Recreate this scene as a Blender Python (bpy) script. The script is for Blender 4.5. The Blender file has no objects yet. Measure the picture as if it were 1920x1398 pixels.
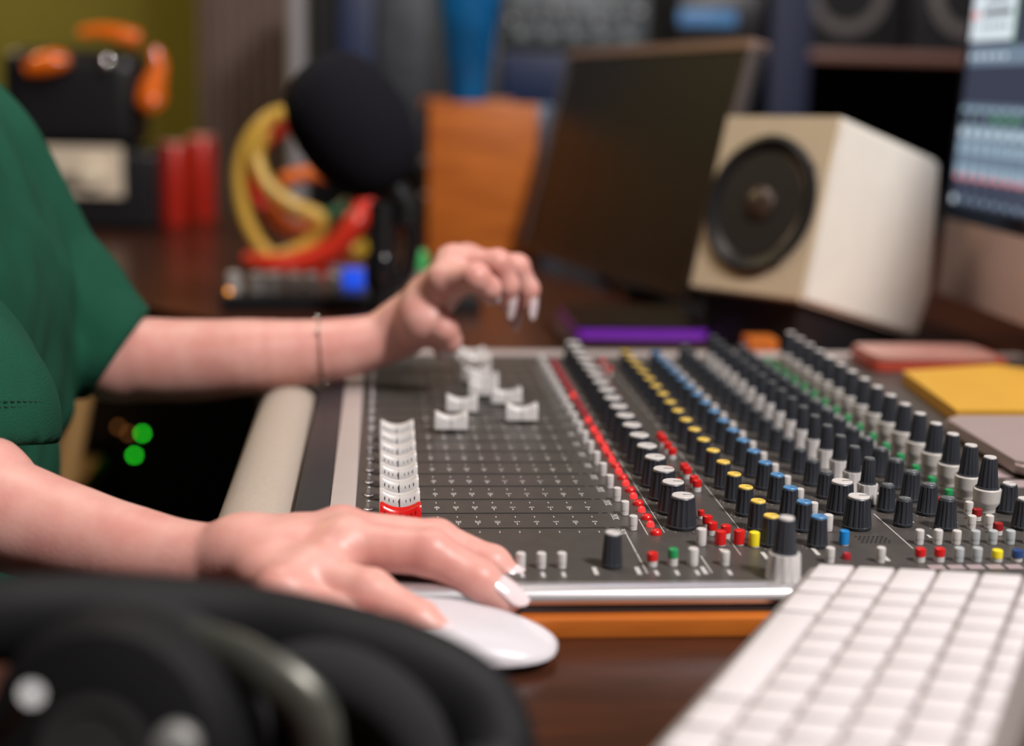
import bpy, bmesh, math, random
import numpy as np
from mathutils import Vector, Matrix
random.seed(7)
PI = math.pi
scene = bpy.context.scene
COL = scene.collection

# ------------------------------------------------------------------ camera
FPX = 2750.0
CAM = Vector((0, 0, 0.23164))
AX = Vector((0.996, -0.006, -0.0889))      # world X seen in camera axes
AY = Vector((-0.086, 0.1961, -0.9768))     # world Y seen in camera axes
AY.normalize()
AX = (AX - AY * AX.dot(AY)).normalized()
AZ = AX.cross(AY)
RM = Matrix((AX, AY, AZ))                  # camera -> world
cam_d = bpy.data.cameras.new('camera')
cam_d.sensor_width = 36
cam_d.lens = FPX / 1920 * 36
cam_d.clip_start = 0.02
cam_d.dof.use_dof = True
cam_d.dof.focus_distance = 0.80
cam_d.dof.aperture_fstop = 3.0
cam = bpy.data.objects.new('camera', cam_d)
COL.objects.link(cam)
cam.matrix_world = Matrix.Translation(CAM) @ RM.to_4x4()
scene.camera = cam


def at(px, py, Y):
    """world point seen at photo pixel px,py at depth Y"""
    d = RM @ Vector(((px - 960) / FPX, (699 - py) / FPX, -1))
    return CAM + d * (Y / d.y)


# ------------------------------------------------------------------ world, lights, exposure
scene.view_settings.view_transform = 'Standard'
scene.view_settings.look = 'None'
scene.view_settings.gamma = 1
scene.view_settings.use_curve_mapping = False
scene.view_settings.exposure = 0.0
w = bpy.data.worlds.new('world'); scene.world = w; w.use_nodes = True
w.node_tree.nodes['Background'].inputs[0].default_value = (0.55, 0.45, 0.40, 1)
w.node_tree.nodes['Background'].inputs[1].default_value = 0.07


def area(name, loc, target, size, power, col, size_y=None):
    l = bpy.data.lights.new(name, 'AREA'); l.energy = power; l.color = col
    l.shape = 'RECTANGLE'; l.size = size; l.size_y = size_y or size
    o = bpy.data.objects.new(name, l); COL.objects.link(o); o.location = loc
    o.rotation_euler = (Vector(target) - Vector(loc)).to_track_quat('-Z', 'Y').to_euler()
    return o


area('ceiling_key_light', (0.98, -0.28, 1.75), (0.35, 1.05, 0), 0.36, 66, (1.0, 0.945, 0.92))
area('ceiling_fill_light', (-0.2, 1.3, 1.75), (0.1, 1.0, 0), 0.6, 12, (1.0, 0.86, 0.74))
area('room_lamp', (-1.5, 3.0, 1.6), (-0.4, 3.4, 0.1), 0.4, 20, (1.0, 0.78, 0.42))
area('shelf_lamp', (0.5, 1.9, 1.5), (0.4, 2.6, 0.2), 0.4, 3.5, (0.80, 0.80, 1.0))

# ------------------------------------------------------------------ materials
MATS = {}


def mat(name, col, rough=0.5, metal=0.0, spec=0.5, noise=0.0, nscale=40, bump=0.0, bscale=200, emit=None, estr=1.0,
        coat=0.0, sss=0.0, trans=0.0, col2=None, stretch=None):
    if name in MATS:
        return MATS[name]
    m = bpy.data.materials.new(name); m.use_nodes = True
    nt = m.node_tree; b = nt.nodes['Principled BSDF']
    b.inputs['Base Color'].default_value = (*col, 1)
    b.inputs['Roughness'].default_value = rough
    b.inputs['Metallic'].default_value = metal
    b.inputs['Specular IOR Level'].default_value = spec
    b.inputs['Coat Weight'].default_value = coat
    b.inputs['Transmission Weight'].default_value = trans
    if sss:
        b.inputs['Subsurface Weight'].default_value = sss
        b.inputs['Subsurface Radius'].default_value = (0.012, 0.004, 0.002)
        b.inputs['Subsurface Scale'].default_value = 1.0
    tc = nt.nodes.new('ShaderNodeTexCoord')
    mp = nt.nodes.new('ShaderNodeMapping'); nt.links.new(tc.outputs['Object'], mp.inputs[0])
    if stretch:
        mp.inputs['Scale'].default_value = stretch
    n = nt.nodes.new('ShaderNodeTexNoise'); n.inputs['Scale'].default_value = nscale
    n.inputs['Detail'].default_value = 5
    nt.links.new(mp.outputs[0], n.inputs['Vector'])
    r = nt.nodes.new('ShaderNodeValToRGB'); nt.links.new(n.outputs['Fac'], r.inputs[0])
    c2 = col2 or tuple(c * (1 - max(noise, 0.04)) for c in col)
    r.color_ramp.elements[0].position = 0.35; r.color_ramp.elements[0].color = (*c2, 1)
    r.color_ramp.elements[1].position = 0.65; r.color_ramp.elements[1].color = (*col, 1)
    nt.links.new(r.outputs[0], b.inputs['Base Color'])
    if bump:
        n2 = nt.nodes.new('ShaderNodeTexNoise'); n2.inputs['Scale'].default_value = bscale
        nt.links.new(tc.outputs['Object'], n2.inputs['Vector'])
        bp = nt.nodes.new('ShaderNodeBump'); bp.inputs['Strength'].default_value = bump
        bp.inputs['Distance'].default_value = 0.002
        nt.links.new(n2.outputs['Fac'], bp.inputs['Height']); nt.links.new(bp.outputs[0], b.inputs['Normal'])
    if emit:
        b.inputs['Emission Color'].default_value = (*emit, 1)
        b.inputs['Emission Strength'].default_value = estr
    MATS[name] = m
    return m


def weave(name, col, scale, rough=0.9, bump=0.5, dark=0.82):
    """cloth with fine woven ribs"""
    m = bpy.data.materials.new(name); m.use_nodes = True
    nt = m.node_tree; b = nt.nodes['Principled BSDF']; b.inputs['Roughness'].default_value = rough
    b.inputs['Specular IOR Level'].default_value = 0.2
    tc = nt.nodes.new('ShaderNodeTexCoord')
    w1 = nt.nodes.new('ShaderNodeTexWave'); w1.inputs['Scale'].default_value = scale; w1.inputs['Distortion'].default_value = 0.6
    w1.bands_direction = 'Y'
    n = nt.nodes.new('ShaderNodeTexNoise'); n.inputs['Scale'].default_value = 350
    nt.links.new(tc.outputs['Object'], w1.inputs['Vector']); nt.links.new(tc.outputs['Object'], n.inputs['Vector'])
    mx = nt.nodes.new('ShaderNodeMath'); mx.operation = 'ADD'
    nt.links.new(w1.outputs['Fac'], mx.inputs[0]); nt.links.new(n.outputs['Fac'], mx.inputs[1])
    r = nt.nodes.new('ShaderNodeValToRGB')
    r.color_ramp.elements[0].position = 0.5; r.color_ramp.elements[0].color = (*[c * dark for c in col], 1)
    r.color_ramp.elements[1].position = 1.3 if False else 1.0; r.color_ramp.elements[1].color = (*col, 1)
    nt.links.new(mx.outputs[0], r.inputs[0]); nt.links.new(r.outputs[0], b.inputs['Base Color'])
    bp = nt.nodes.new('ShaderNodeBump'); bp.inputs['Strength'].default_value = bump; bp.inputs['Distance'].default_value = 0.0008
    nt.links.new(mx.outputs[0], bp.inputs['Height']); nt.links.new(bp.outputs[0], b.inputs['Normal'])
    return m


M_panel = mat('panel_paint', (0.070, 0.063, 0.058), 0.36, 0.0, 0.5, 0.12, 90, 0.12, 900)
M_panel_edge = mat('dark_anodised', (0.045, 0.045, 0.050), 0.40, 0.3)
M_silver = mat('satin_aluminium', (0.62, 0.60, 0.62), 0.32, 0.75)
M_strip = mat('pale_trim_strip', (0.50, 0.43, 0.41), 0.5, 0.2)
M_knob = mat('black_knob_plastic', (0.030, 0.034, 0.043), 0.42, 0, 0.5)
M_knobcap = mat('grey_cap_plastic', (0.10, 0.11, 0.12), 0.4)
M_white = mat('white_plastic', (0.60, 0.575, 0.565), 0.38)
M_offwhite = mat('grey_white_plastic', (0.60, 0.57, 0.54), 0.45)
M_yellow = mat('yellow_cap', (0.80, 0.55, 0.10), 0.4)
M_yellowb = mat('bright_yellow_button', (0.85, 0.70, 0.02), 0.35)
M_blue = mat('blue_cap', (0.08, 0.24, 0.48), 0.4)
M_blueb = mat('bright_blue_button', (0.01, 0.22, 0.60), 0.35)
M_navyb = mat('navy_button', (0.02, 0.06, 0.20), 0.35)
M_red = mat('red_button', (0.62, 0.012, 0.012), 0.32)
M_darkred = mat('dark_red_button', (0.30, 0.012, 0.015), 0.35)
M_green = mat('green_button', (0.02, 0.28, 0.09), 0.35)
M_grey = mat('grey_button', (0.42, 0.45, 0.46), 0.4)
M_led_on = mat('lit_red_lens', (0.9, 0.05, 0.05), 0.2, emit=(1.0, 0.03, 0.03), estr=0.55, coat=0.5)
M_led_dim = mat('unlit_red_lens', (0.35, 0.02, 0.03), 0.25)
M_print = mat('white_print', (0.52, 0.51, 0.50), 0.6)
M_black = mat('slot_black', (0.004, 0.004, 0.004), 0.8)
M_blackpl = mat('black_plastic', (0.012, 0.012, 0.014), 0.35)
M_faderred = mat('red_fader_plastic', (0.65, 0.01, 0.01), 0.25)
M_orangewood = mat('orange_wood', (0.58, 0.165, 0.022), 0.4, 0, 0.4, 0, 9, col2=(0.42, 0.105, 0.014), stretch=(1, 6, 6))
M_desk = mat('dark_red_brown_wood', (0.062, 0.019, 0.009), 0.28, 0, 0.32, 0, 8, col2=(0.035, 0.012, 0.006), stretch=(1.5, 9, 4))
M_skin = mat('skin', (0.73, 0.40, 0.345), 0.42, 0, 0.4, 0.0, 45, 0.10, 500, sss=0.35, col2=(0.66, 0.31, 0.265))
M_nail = mat('pale_pink_nail', (0.80, 0.66, 0.68), 0.12, 0, 0.6, coat=0.6)
M_shirt = mat('green_cotton', (0.010, 0.082, 0.047), 0.9, 0, 0.2, 0.25, 12, 0.35, 900)
M_trouser = mat('black_cloth', (0.012, 0.012, 0.014), 0.95)
M_hair = mat('dark_brown_hair', (0.03, 0.015, 0.01), 0.6, stretch=(1, 1, 8))
M_foam = mat('black_foam', (0.010, 0.010, 0.015), 0.95, 0, 0.15, 0.3, 300, 0.6, 700)
M_armrest = weave('beige_woven_cloth', (0.52, 0.44, 0.37), 420)
M_mouse = mat('white_gloss_plastic', (0.64, 0.61, 0.65), 0.35)
M_key = mat('white_key_plastic', (0.74, 0.70, 0.715), 0.4)
M_alu = mat('pale_aluminium', (0.45, 0.40, 0.38), 0.38, 0.6)
M_chin = mat('rose_grey_aluminium', (0.66, 0.48, 0.41), 0.5, 0.15)
M_glossblack = mat('gloss_black', (0.008, 0.008, 0.010), 0.12, coat=0.5)
M_satinblack = mat('satin_black', (0.012, 0.012, 0.014), 0.32)


def glow(name, c, s):
    return mat(name, tuple(x * 0.2 for x in c), 0.3, emit=c, estr=s)


# ------------------------------------------------------------------ mesh helpers
def link(name, me, m=None, parent=None, loc=None, smooth=False):
    if smooth:
        me.polygons.foreach_set('use_smooth', [True] * len(me.polygons))
    o = bpy.data.objects.new(name, me); COL.objects.link(o)
    if m is not None and not me.materials:
        me.materials.append(m)
    if parent is not None:
        o.parent = parent
    if loc is not None:
        o.location = loc
    return o


def bm_obj(name, bm, m=None, parent=None, loc=None, smooth=False):
    bmesh.ops.recalc_face_normals(bm, faces=bm.faces)
    me = bpy.data.meshes.new(name); bm.to_mesh(me); bm.free()
    o = link(name, me, m, parent, loc, smooth)
    if smooth:
        try:
            me.set_sharp_from_angle(angle=math.radians(38))
        except Exception:
            pass
    return o


def empty(name, loc=(0, 0, 0), rot=None):
    o = bpy.data.objects.new(name, None); COL.objects.link(o); o.location = loc
    o.empty_display_size = 0.02
    if rot is not None:
        o.rotation_euler = rot
    return o


def tag(o, label, cat, group=None):
    o['label'] = label; o['category'] = cat
    if group:
        o['group'] = group
    return o


def struct(o):
    o['kind'] = 'structure'
    return o


def add_box(bm, x0, x1, y0, y1, z0, z1, bev=0.0, seg=2, M=None):
    r = bmesh.ops.create_cube(bm, size=1)
    vs = r['verts']
    for v in vs:
        v.co = Vector(((x0 + x1) / 2 + v.co.x * (x1 - x0), (y0 + y1) / 2 + v.co.y * (y1 - y0), (z0 + z1) / 2 + v.co.z * (z1 - z0)))
    if bev:
        es = list({e for v in vs for e in v.link_edges})
        r2 = bmesh.ops.bevel(bm, geom=es, offset=bev, segments=seg, affect='EDGES', profile=0.6)
        vs = list({v for f in r2['faces'] for v in f.verts} | {v for v in vs if v.is_valid})
    if M is not None:
        bmesh.ops.transform(bm, matrix=M, verts=vs)
    return vs


def box(name, x0, x1, y0, y1, z0, z1, m, parent=None, bev=0.0, seg=2, smooth=True):
    bm = bmesh.new(); add_box(bm, x0, x1, y0, y1, z0, z1, bev, seg)
    return bm_obj(name, bm, m, parent, smooth=smooth and bev > 0)


def add_lathe(bm, prof, n=24, M=None, ribs=0, ribd=0.0, cap=True):
    """prof: list of (r,z,ribbed?) bottom to top"""
    rings = []
    for p in prof:
        r, z = p[0], p[1]; rb = p[2] if len(p) > 2 else 0
        ring = []
        for i in range(n):
            a = 2 * PI * i / n
            rr = r
            if rb and ribs:
                k = (i * ribs / n) % 1.0
                rr = r - (ribd if k < 0.34 else 0)
            ring.append(bm.verts.new((rr * math.cos(a), rr * math.sin(a), z)))
        rings.append(ring)
    for a, b in zip(rings, rings[1:]):
        for i in range(n):
            bm.faces.new((a[i], a[(i + 1) % n], b[(i + 1) % n], b[i]))
    if cap:
        bm.faces.new(rings[-1]); bm.faces.new(list(reversed(rings[0])))
    vs = [v for r in rings for v in r]
    if M is not None:
        bmesh.ops.transform(bm, matrix=M, verts=vs)
    return vs


def lathe(name, prof, m, parent=None, loc=None, n=24, M=None, ribs=0, ribd=0, smooth=True, cap=True):
    bm = bmesh.new(); add_lathe(bm, prof, n, M, ribs, ribd, cap)
    return bm_obj(name, bm, m, parent, loc, smooth)


def catmull(pts, sub=8, closed=False):
    P = [Vector(p) for p in pts]; out = []
    n = len(P)
    rng = range(n if closed else n - 1)
    for i in rng:
        p0 = P[(i - 1) % n] if closed or i > 0 else P[0] * 2 - P[1]
        p1 = P[i]; p2 = P[(i + 1) % n]
        p3 = P[(i + 2) % n] if closed or i + 2 < n else P[-1] * 2 - P[-2]
        for k in range(sub):
            t = k / sub
            out.append(0.5 * ((2 * p1) + (p2 - p0) * t + (2 * p0 - 5 * p1 + 4 * p2 - p3) * t * t + (3 * p1 - p0 - 3 * p2 + p3) * t ** 3))
    if not closed:
        out.append(P[-1])
    return out


def add_tube(bm, pts, rad, n=12, closed=False, sx=1.0, up=Vector((0, 1, 0))):
    rings = []
    N = len(pts)
    for i, p in enumerate(pts):
        t = (pts[(i + 1) % N] - pts[i - 1]) if closed or 0 < i < N - 1 else (pts[1] - pts[0] if i == 0 else pts[-1] - pts[-2])
        t = t.normalized()
        s = up.cross(t)
        if s.length < 1e-4:
            s = Vector((1, 0, 0)).cross(t)
        s.normalize(); u = t.cross(s)
        r = rad[i] if isinstance(rad, (list, tuple)) else rad
        rings.append([bm.verts.new(p + (s * math.cos(2 * PI * k / n) * sx + u * math.sin(2 * PI * k / n)) * r) for k in range(n)])
    rr = list(zip(rings, rings[1:])) + ([(rings[-1], rings[0])] if closed else [])
    for a, b in rr:
        for k in range(n):
            bm.faces.new((a[k], a[(k + 1) % n], b[(k + 1) % n], b[k]))
    if not closed:
        bm.faces.new(rings[0]); bm.faces.new(list(reversed(rings[-1])))


def tube(name, pts, rad, m, parent=None, n=12, closed=False, sub=8, sx=1.0, up=Vector((0, 1, 0))):
    bm = bmesh.new()
    P = catmull(pts, sub, closed) if sub > 1 else [Vector(p) for p in pts]
    if isinstance(rad, (list, tuple)):
        R = []
        k = len(rad)
        for i in range(len(P)):
            f = i / max(1, len(P) - 1) * (k - 1); a = min(int(f), k - 2)
            R.append(rad[a] + (rad[a + 1] - rad[a]) * (f - a))
        rad = R
    add_tube(bm, P, rad, n, closed, sx, up)
    return bm_obj(name, bm, m, parent, smooth=True)


def add_prism(bm, poly, z0, z1, M=None):
    a = [bm.verts.new((x, y, z0)) for x, y in poly]; b = [bm.verts.new((x, y, z1)) for x, y in poly]
    n = len(poly)
    bm.faces.new(list(reversed(a))); bm.faces.new(b)
    for i in range(n):
        bm.faces.new((a[i], a[(i + 1) % n], b[(i + 1) % n], b[i]))
    if M is not None:
        bmesh.ops.transform(bm, matrix=M, verts=a + b)
    return a + b


def rrect(x0, x1, y0, y1, r, n=6):
    pts = []
    for cx, cy, a0 in ((x1 - r, y1 - r, 0), (x0 + r, y1 - r, PI / 2), (x0 + r, y0 + r, PI), (x1 - r, y0 + r, 1.5 * PI)):
        for i in range(n + 1):
            a = a0 + PI / 2 * i / n
            pts.append((cx + r * math.cos(a), cy + r * math.sin(a)))
    return pts


# ---- smooth union of tapered limbs, turned into one continuous surface
class Field:
    def __init__(self, lo, hi, h):
        self.lo = np.array(lo, float); self.h = h
        self.n = [int(math.ceil((b - a) / h)) + 1 for a, b in zip(lo, hi)]
        self.F = np.full(self.n, 1.0, np.float32)
        self.ax = [self.lo[i] + h * np.arange(self.n[i]) for i in range(3)]

    def _sub(self, lo, hi):
        s = []
        for i in range(3):
            a = max(0, int((lo[i] - self.lo[i]) / self.h)); b = min(self.n[i], int((hi[i] - self.lo[i]) / self.h) + 2)
            if b <= a:
                return None
            s.append(slice(a, b))
        return tuple(s)

    def _grid(self, s):
        return np.meshgrid(*[self.ax[i][s[i]] for i in range(3)], indexing='ij')

    @staticmethod
    def smin(a, b, k):
        if k <= 0:
            return np.minimum(a, b)
        h = np.clip(0.5 + 0.5 * (b - a) / k, 0, 1)
        return b * (1 - h) + a * h - k * h * (1 - h)

    def cone_d(self, G, a, b, ra, rb):
        a = np.array(a, float); b = np.array(b, float); ba = b - a; L = max(ba @ ba, 1e-12)
        P = [G[i] - a[i] for i in range(3)]
        t = np.clip((P[0] * ba[0] + P[1] * ba[1] + P[2] * ba[2]) / L, 0, 1)
        d = np.sqrt(sum((P[i] - t * ba[i]) ** 2 for i in range(3)))
        return d - (ra + (rb - ra) * t)

    def cone(self, a, b, ra, rb, k=0.006, op='u'):
        m = max(ra, rb) + k + 4 * self.h
        lo = [min(a[i], b[i]) - m for i in range(3)]; hi = [max(a[i], b[i]) + m for i in range(3)]
        s = self._sub(lo, hi)
        if s is None:
            return
        d = self.cone_d(self._grid(s), a, b, ra, rb)
        if op == 'u':
            self.F[s] = self.smin(self.F[s], d, k)
        else:
            self.F[s] = -self.smin(-self.F[s], d, k)

    def chain(self, pts, rads, k=0.006):
        for (p, q), (r, t) in zip(zip(pts, pts[1:]), zip(rads, rads[1:])):
            self.cone(p, q, r, t, k)

    def ell(self, c, r, k=0.006):
        m = max(r) + k + 4 * self.h
        s = self._sub([c[i] - m for i in range(3)], [c[i] + m for i in range(3)])
        if s is None:
            return
        G = self._grid(s)
        k0 = np.sqrt(sum(((G[i] - c[i]) / r[i]) ** 2 for i in range(3))); k1 = np.sqrt(sum(((G[i] - c[i]) / r[i] ** 2) ** 2 for i in range(3))) + 1e-9
        self.F[s] = self.smin(self.F[s], k0 * (k0 - 1) / k1, k)

    def halfspace_cut(self, p, n, lo, hi):
        s = self._sub(lo, hi)
        G = self._grid(s)
        d = sum((G[i] - p[i]) * n[i] for i in range(3))
        self.F[s] = np.maximum(self.F[s], d)

    def mesh(self, name):
        F = self.F; h = self.h
        F[0] = F[-1] = 1; F[:, 0] = F[:, -1] = 1; F[:, :, 0] = F[:, :, -1] = 1
        S = F < 0
        c = [slice(0, -1), slice(1, None)]
        nx, ny, nz = [x - 1 for x in F.shape]
        tot = sum(S[c[i], c[j], c[k]].astype(np.int8) for i in (0, 1) for j in (0, 1) for k in (0, 1))
        act = (tot > 0) & (tot < 8)
        I = np.argwhere(act)
        idx = -np.ones(act.shape, np.int64); idx[act] = np.arange(len(I))
        pos = np.zeros((len(I), 3)); cnt = np.zeros(len(I))
        for ax in range(3):
            for u in (0, 1):
                for v in (0, 1):
                    o = [0, 0, 0]; o[(ax + 1) % 3] = u; o[(ax + 2) % 3] = v
                    e = list(o); e[ax] = 1
                    A = F[I[:, 0] + o[0], I[:, 1] + o[1], I[:, 2] + o[2]]; B = F[I[:, 0] + e[0], I[:, 1] + e[1], I[:, 2] + e[2]]
                    mk = (A < 0) != (B < 0)
                    t = np.where(mk, A / np.where(mk, A - B, 1), 0)
                    p = np.tile(np.array(o, float), (len(I), 1)); p[:, ax] += t
                    pos[mk] += p[mk]; cnt[mk] += 1
        V = self.lo + (I + pos / cnt[:, None]) * h
        faces = []
        for ax in range(3):
            a1, a2 = (ax + 1) % 3, (ax + 2) % 3
            sl0 = [slice(None)] * 3; sl1 = [slice(None)] * 3
            sl0[ax] = slice(0, -1); sl1[ax] = slice(1, None)
            D0 = S[tuple(sl0)]; D1 = S[tuple(sl1)]
            E = np.argwhere(D0 != D1)
            E = E[(E[:, a1] > 0) & (E[:, a2] > 0)]
            E = E[(E[:, a1] < F.shape[a1] - 1) & (E[:, a2] < F.shape[a2] - 1)]
            fl = D0[E[:, 0], E[:, 1], E[:, 2]]

            def q(d1, d2):
                K = E.copy(); K[:, a1] += d1; K[:, a2] += d2
                return idx[K[:, 0], K[:, 1], K[:, 2]]
            Q = np.stack([q(-1, -1), q(0, -1), q(0, 0), q(-1, 0)], 1)
            Q[~fl] = Q[~fl][:, ::-1]
            faces.append(Q)
        Q = np.concatenate(faces); Q = Q[(Q >= 0).all(1)]
        # light smoothing of the surface
        for _ in range(2):
            acc = np.zeros_like(V); n = np.zeros(len(V))
            for i in range(4):
                for j in (1, 3):
                    np.add.at(acc, Q[:, i], V[Q[:, (i + j) % 4]]); np.add.at(n, Q[:, i], 1)
            V = V * 0.5 + 0.5 * acc / n[:, None]
        return V, Q


def np_mesh(name, V, Q):
    me = bpy.data.meshes.new(name)
    me.vertices.add(len(V)); me.vertices.foreach_set('co', np.asarray(V, np.float32).ravel())
    me.loops.add(len(Q) * 4); me.loops.foreach_set('vertex_index', Q.astype(np.int32).ravel())
    me.polygons.add(len(Q)); me.polygons.foreach_set('loop_start', np.arange(0, len(Q) * 4, 4, dtype=np.int32))
    me.update(calc_edges=True); me.validate()
    return me


# text turned into plain mesh arrays
def text_arrays(s, size, bold=False):
    cu = bpy.data.curves.new('t', 'FONT'); cu.body = s; cu.size = size; cu.align_x = 'CENTER'; cu.align_y = 'CENTER'
    cu.resolution_u = 2
    if bold:
        cu.offset = size * 0.02
    o = bpy.data.objects.new('t', cu); COL.objects.link(o)
    dg = bpy.context.evaluated_depsgraph_get()
    me = o.evaluated_get(dg).to_mesh()
    V = np.array([v.co[:] for v in me.vertices]); Fc = [tuple(p.vertices) for p in me.polygons]
    o.evaluated_get(dg).to_mesh_clear()
    bpy.data.objects.remove(o); bpy.data.curves.remove(cu)
    return V, Fc


exec_sections = []
# ================================================================== THE SETTING
FLOOR = -0.76
DESK = -0.022
b = bmesh.new(); add_box(b, -3.2, 3.2, -1.5, 4.2, FLOOR - 0.05, FLOOR)
struct(bm_obj('floor', b, mat('dark_floor', (0.03, 0.022, 0.018), 0.6, 0, 0.4, 0.3, 6)))
M_wall = mat('olive_wall', (0.20, 0.175, 0.028), 0.85, 0, 0.3, 0.15, 3, 0.1, 60)
M_walld = mat('dark_wall', (0.015, 0.014, 0.018), 0.9)
struct(box('wall_back', -3.2, 3.2, 4.1, 4.2, FLOOR, 2.0, M_wall))
struct(box('wall_left', -3.2, -3.1, -1.5, 4.1, FLOOR, 2.0, M_walld))
struct(box('wall_right', 3.1, 3.2, -1.5, 4.1, FLOOR, 2.0, M_walld))
struct(box('ceiling', -3.2, 3.2, -1.5, 4.2, 2.0, 2.05, M_walld))
# mauve curtain-like board between the green wall and the rack
b = bmesh.new()
for i in range(15):
    x = -0.42 + i * 0.0145
    add_lathe(b, [(0.0085, FLOOR), (0.0085, 1.6)], 8, Matrix.Translation((x, 3.55 + 0.004 * (i % 2), 0)))
o = bm_obj('curtain', b, mat('mauve_cloth', (0.19, 0.135, 0.125), 0.9), smooth=True)
tag(o, 'narrow mauve-brown curtain in folds between the olive wall and the racks', 'curtain')

# ================================================================== DESK
desk = empty('studio_desk', (0.3, 1.2, DESK)); tag(desk, 'dark red-brown glossy wooden desk with a curved edge under the mixing console', 'desk')
poly = [(-0.24, 0.05), (-0.24, 0.56), (-0.16, 0.64), (-0.102, 0.70), (-0.060, 0.735), (-0.0445, 0.76), (-0.0445, 1.28), (-0.09, 1.42), (-0.176, 1.545), (-0.244, 1.62),
        (-0.306, 1.734), (-0.38, 1.90), (-0.48, 2.15), (-0.62, 2.40), (-0.80, 2.75), (0.0, 2.75), (0.05, 2.60), (1.45, 2.60), (1.45, 0.05)]
PL = catmull([(x, y, 0) for x, y in poly[1:16]], 6)
poly2 = [(-0.24, 0.05)] + [(p.x, p.y) for p in PL] + [(0.0, 2.75), (0.05, 2.60), (1.45, 2.60), (1.45, 0.05)]
b = bmesh.new(); add_prism(b, [(x - 0.3, y - 1.2) for x, y in poly2], -0.032, 0)
bmesh.ops.bevel(b, geom=[e for e in b.edges if abs(e.verts[0].co.z - e.verts[1].co.z) < 1e-6], offset=0.006, segments=3, affect='EDGES')
bm_obj('desktop', b, M_desk, desk, smooth=True)
for lx, ly in ((-0.48, -1.05), (1.05, -1.05), (-0.75, 1.45), (1.05, 1.32)):
    box('leg', lx - 0.03, lx + 0.03, ly - 0.03, ly + 0.03, FLOOR - DESK, -0.032, M_desk, desk, 0.004)
# orange plinth board that carries the console
o = box('console_board', -0.0445, 0.60, 0.640, 1.325, DESK, -0.0125, M_orangewood, None, 0.0015)
tag(o, 'orange wooden board lying under the mixing console, showing at its near and far ends', 'board')

# ================================================================== MIXING CONSOLE
mix = empty('mixing_console', (0.2, 0.95, -0.0125)); tag(mix, 'large dark grey mixing console with rows of knobs, coloured buttons and white faders', 'mixing console')
MO = Vector((-0.2, -0.95, 0.0125))


def onmix(o, x, y, z=0.0):
    o.parent = mix; o.location = Vector((x, y, z)) + MO
    return o


PX0, PX1, PY0, PY1 = -0.0135, 0.565, 0.657, 1.238
o = onmix(box('body', -0.028, 0.575, 0.6485, 1.262, -0.0125, -0.0092, M_panel_edge, None, 0.001), 0, 0)
o = onmix(box('front_panel', PX0, PX1, PY0, PY1, -0.0008, 0.0, M_panel, None), 0, 0)
onmix(box('body', -0.028, 0.575, 0.6575, 1.2615, -0.0092, -0.0008, M_panel_edge, None, 0.0), 0, 0)
# side trims on operator side
onmix(box('trim_strip', -0.0275, -0.0135, 0.657, 1.262, -0.0008, 0.0012, M_strip, None, 0.0005), 0, 0)
onmix(box('edge_bar', -0.0465, -0.0277, 0.657, 1.262, -0.0125, 0.0006, M_panel_edge, None, 0.001), 0, 0)
onmix(box('far_rail', -0.0135, 0.575, PY1, 1.262, -0.0008, 0.0012, M_strip, None, 0.0008), 0, 0)
b = bmesh.new()
prof = [(0.657, 0.0), (0.6535, 0.0004), (0.6495, -0.0005), (0.6470, -0.0028), (0.6462, -0.0055), (0.6475, -0.0080), (0.6505, -0.0092), (0.652, -0.0092), (0.657, -0.009)]
vv = [[b.verts.new((x, y, z)) for y, z in prof] for x in (-0.045, 0.575)]
for i in range(len(prof)):
    j = (i + 1) % len(prof); b.faces.new((vv[0][i], vv[0][j], vv[1][j], vv[1][i]))
b.faces.new(vv[0]); b.faces.new(list(reversed(vv[1])))
onmix(bm_obj('near_rail', b, M_silver, smooth=True), 0, 0)
# padded arm rest: rounded bolster of woven cloth
b = bmesh.new(); n = 18
prof = []
for i in range(n + 1):
    a = PI * i / n
    prof.append((-0.0685 + 0.0225 * -math.cos(a) * (1 if a < PI / 2 else 0.95), -0.020 + 0.024 * math.sin(a) ** 0.75))
prof = [(-0.091, -0.045)] + prof + [(-0.0468, -0.045)]
ys = [0.741, 0.743, 0.748, 0.757] + [0.757 + i * (1.235 - 0.757) / 10 for i in range(1, 11)] + [1.244, 1.249, 1.251]
sc = [0.80, 0.90, 0.97, 1.0] + [1.0] * 10 + [0.97, 0.9, 0.8]
rings = []
for y, s in zip(ys, sc):
    rings.append([b.verts.new((-0.069 + (x + 0.069) * s, y, -0.02 + (z + 0.02) * s)) for x, z in prof])
for r, t in zip(rings, rings[1:]):
    for i in range(len(prof)):
        j = (i + 1) % len(prof); b.faces.new((r[i], r[j], t[j], t[i]))
b.faces.new(rings[0]); b.faces.new(list(reversed(rings[-1])))
arm = onmix(bm_obj('armrest', b, M_armrest, smooth=True), 0, 0); arm['label'] = 'beige cloth padded armrest'

PITCH = 0.0272
NCH = 18
# fader slots and caps
slot_m = bpy.data.meshes.new('fader_slot')
b = bmesh.new(); add_box(b, -0.007, 0.1195, -0.0009, 0.0009, 0.0, 0.00012); add_box(b, 0.1215, 0.1245, -0.0006, 0.0006, 0.0, 0.00012)
b.to_mesh(slot_m); b.free(); slot_m.materials.append(M_black)
b = bmesh.new()
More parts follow.
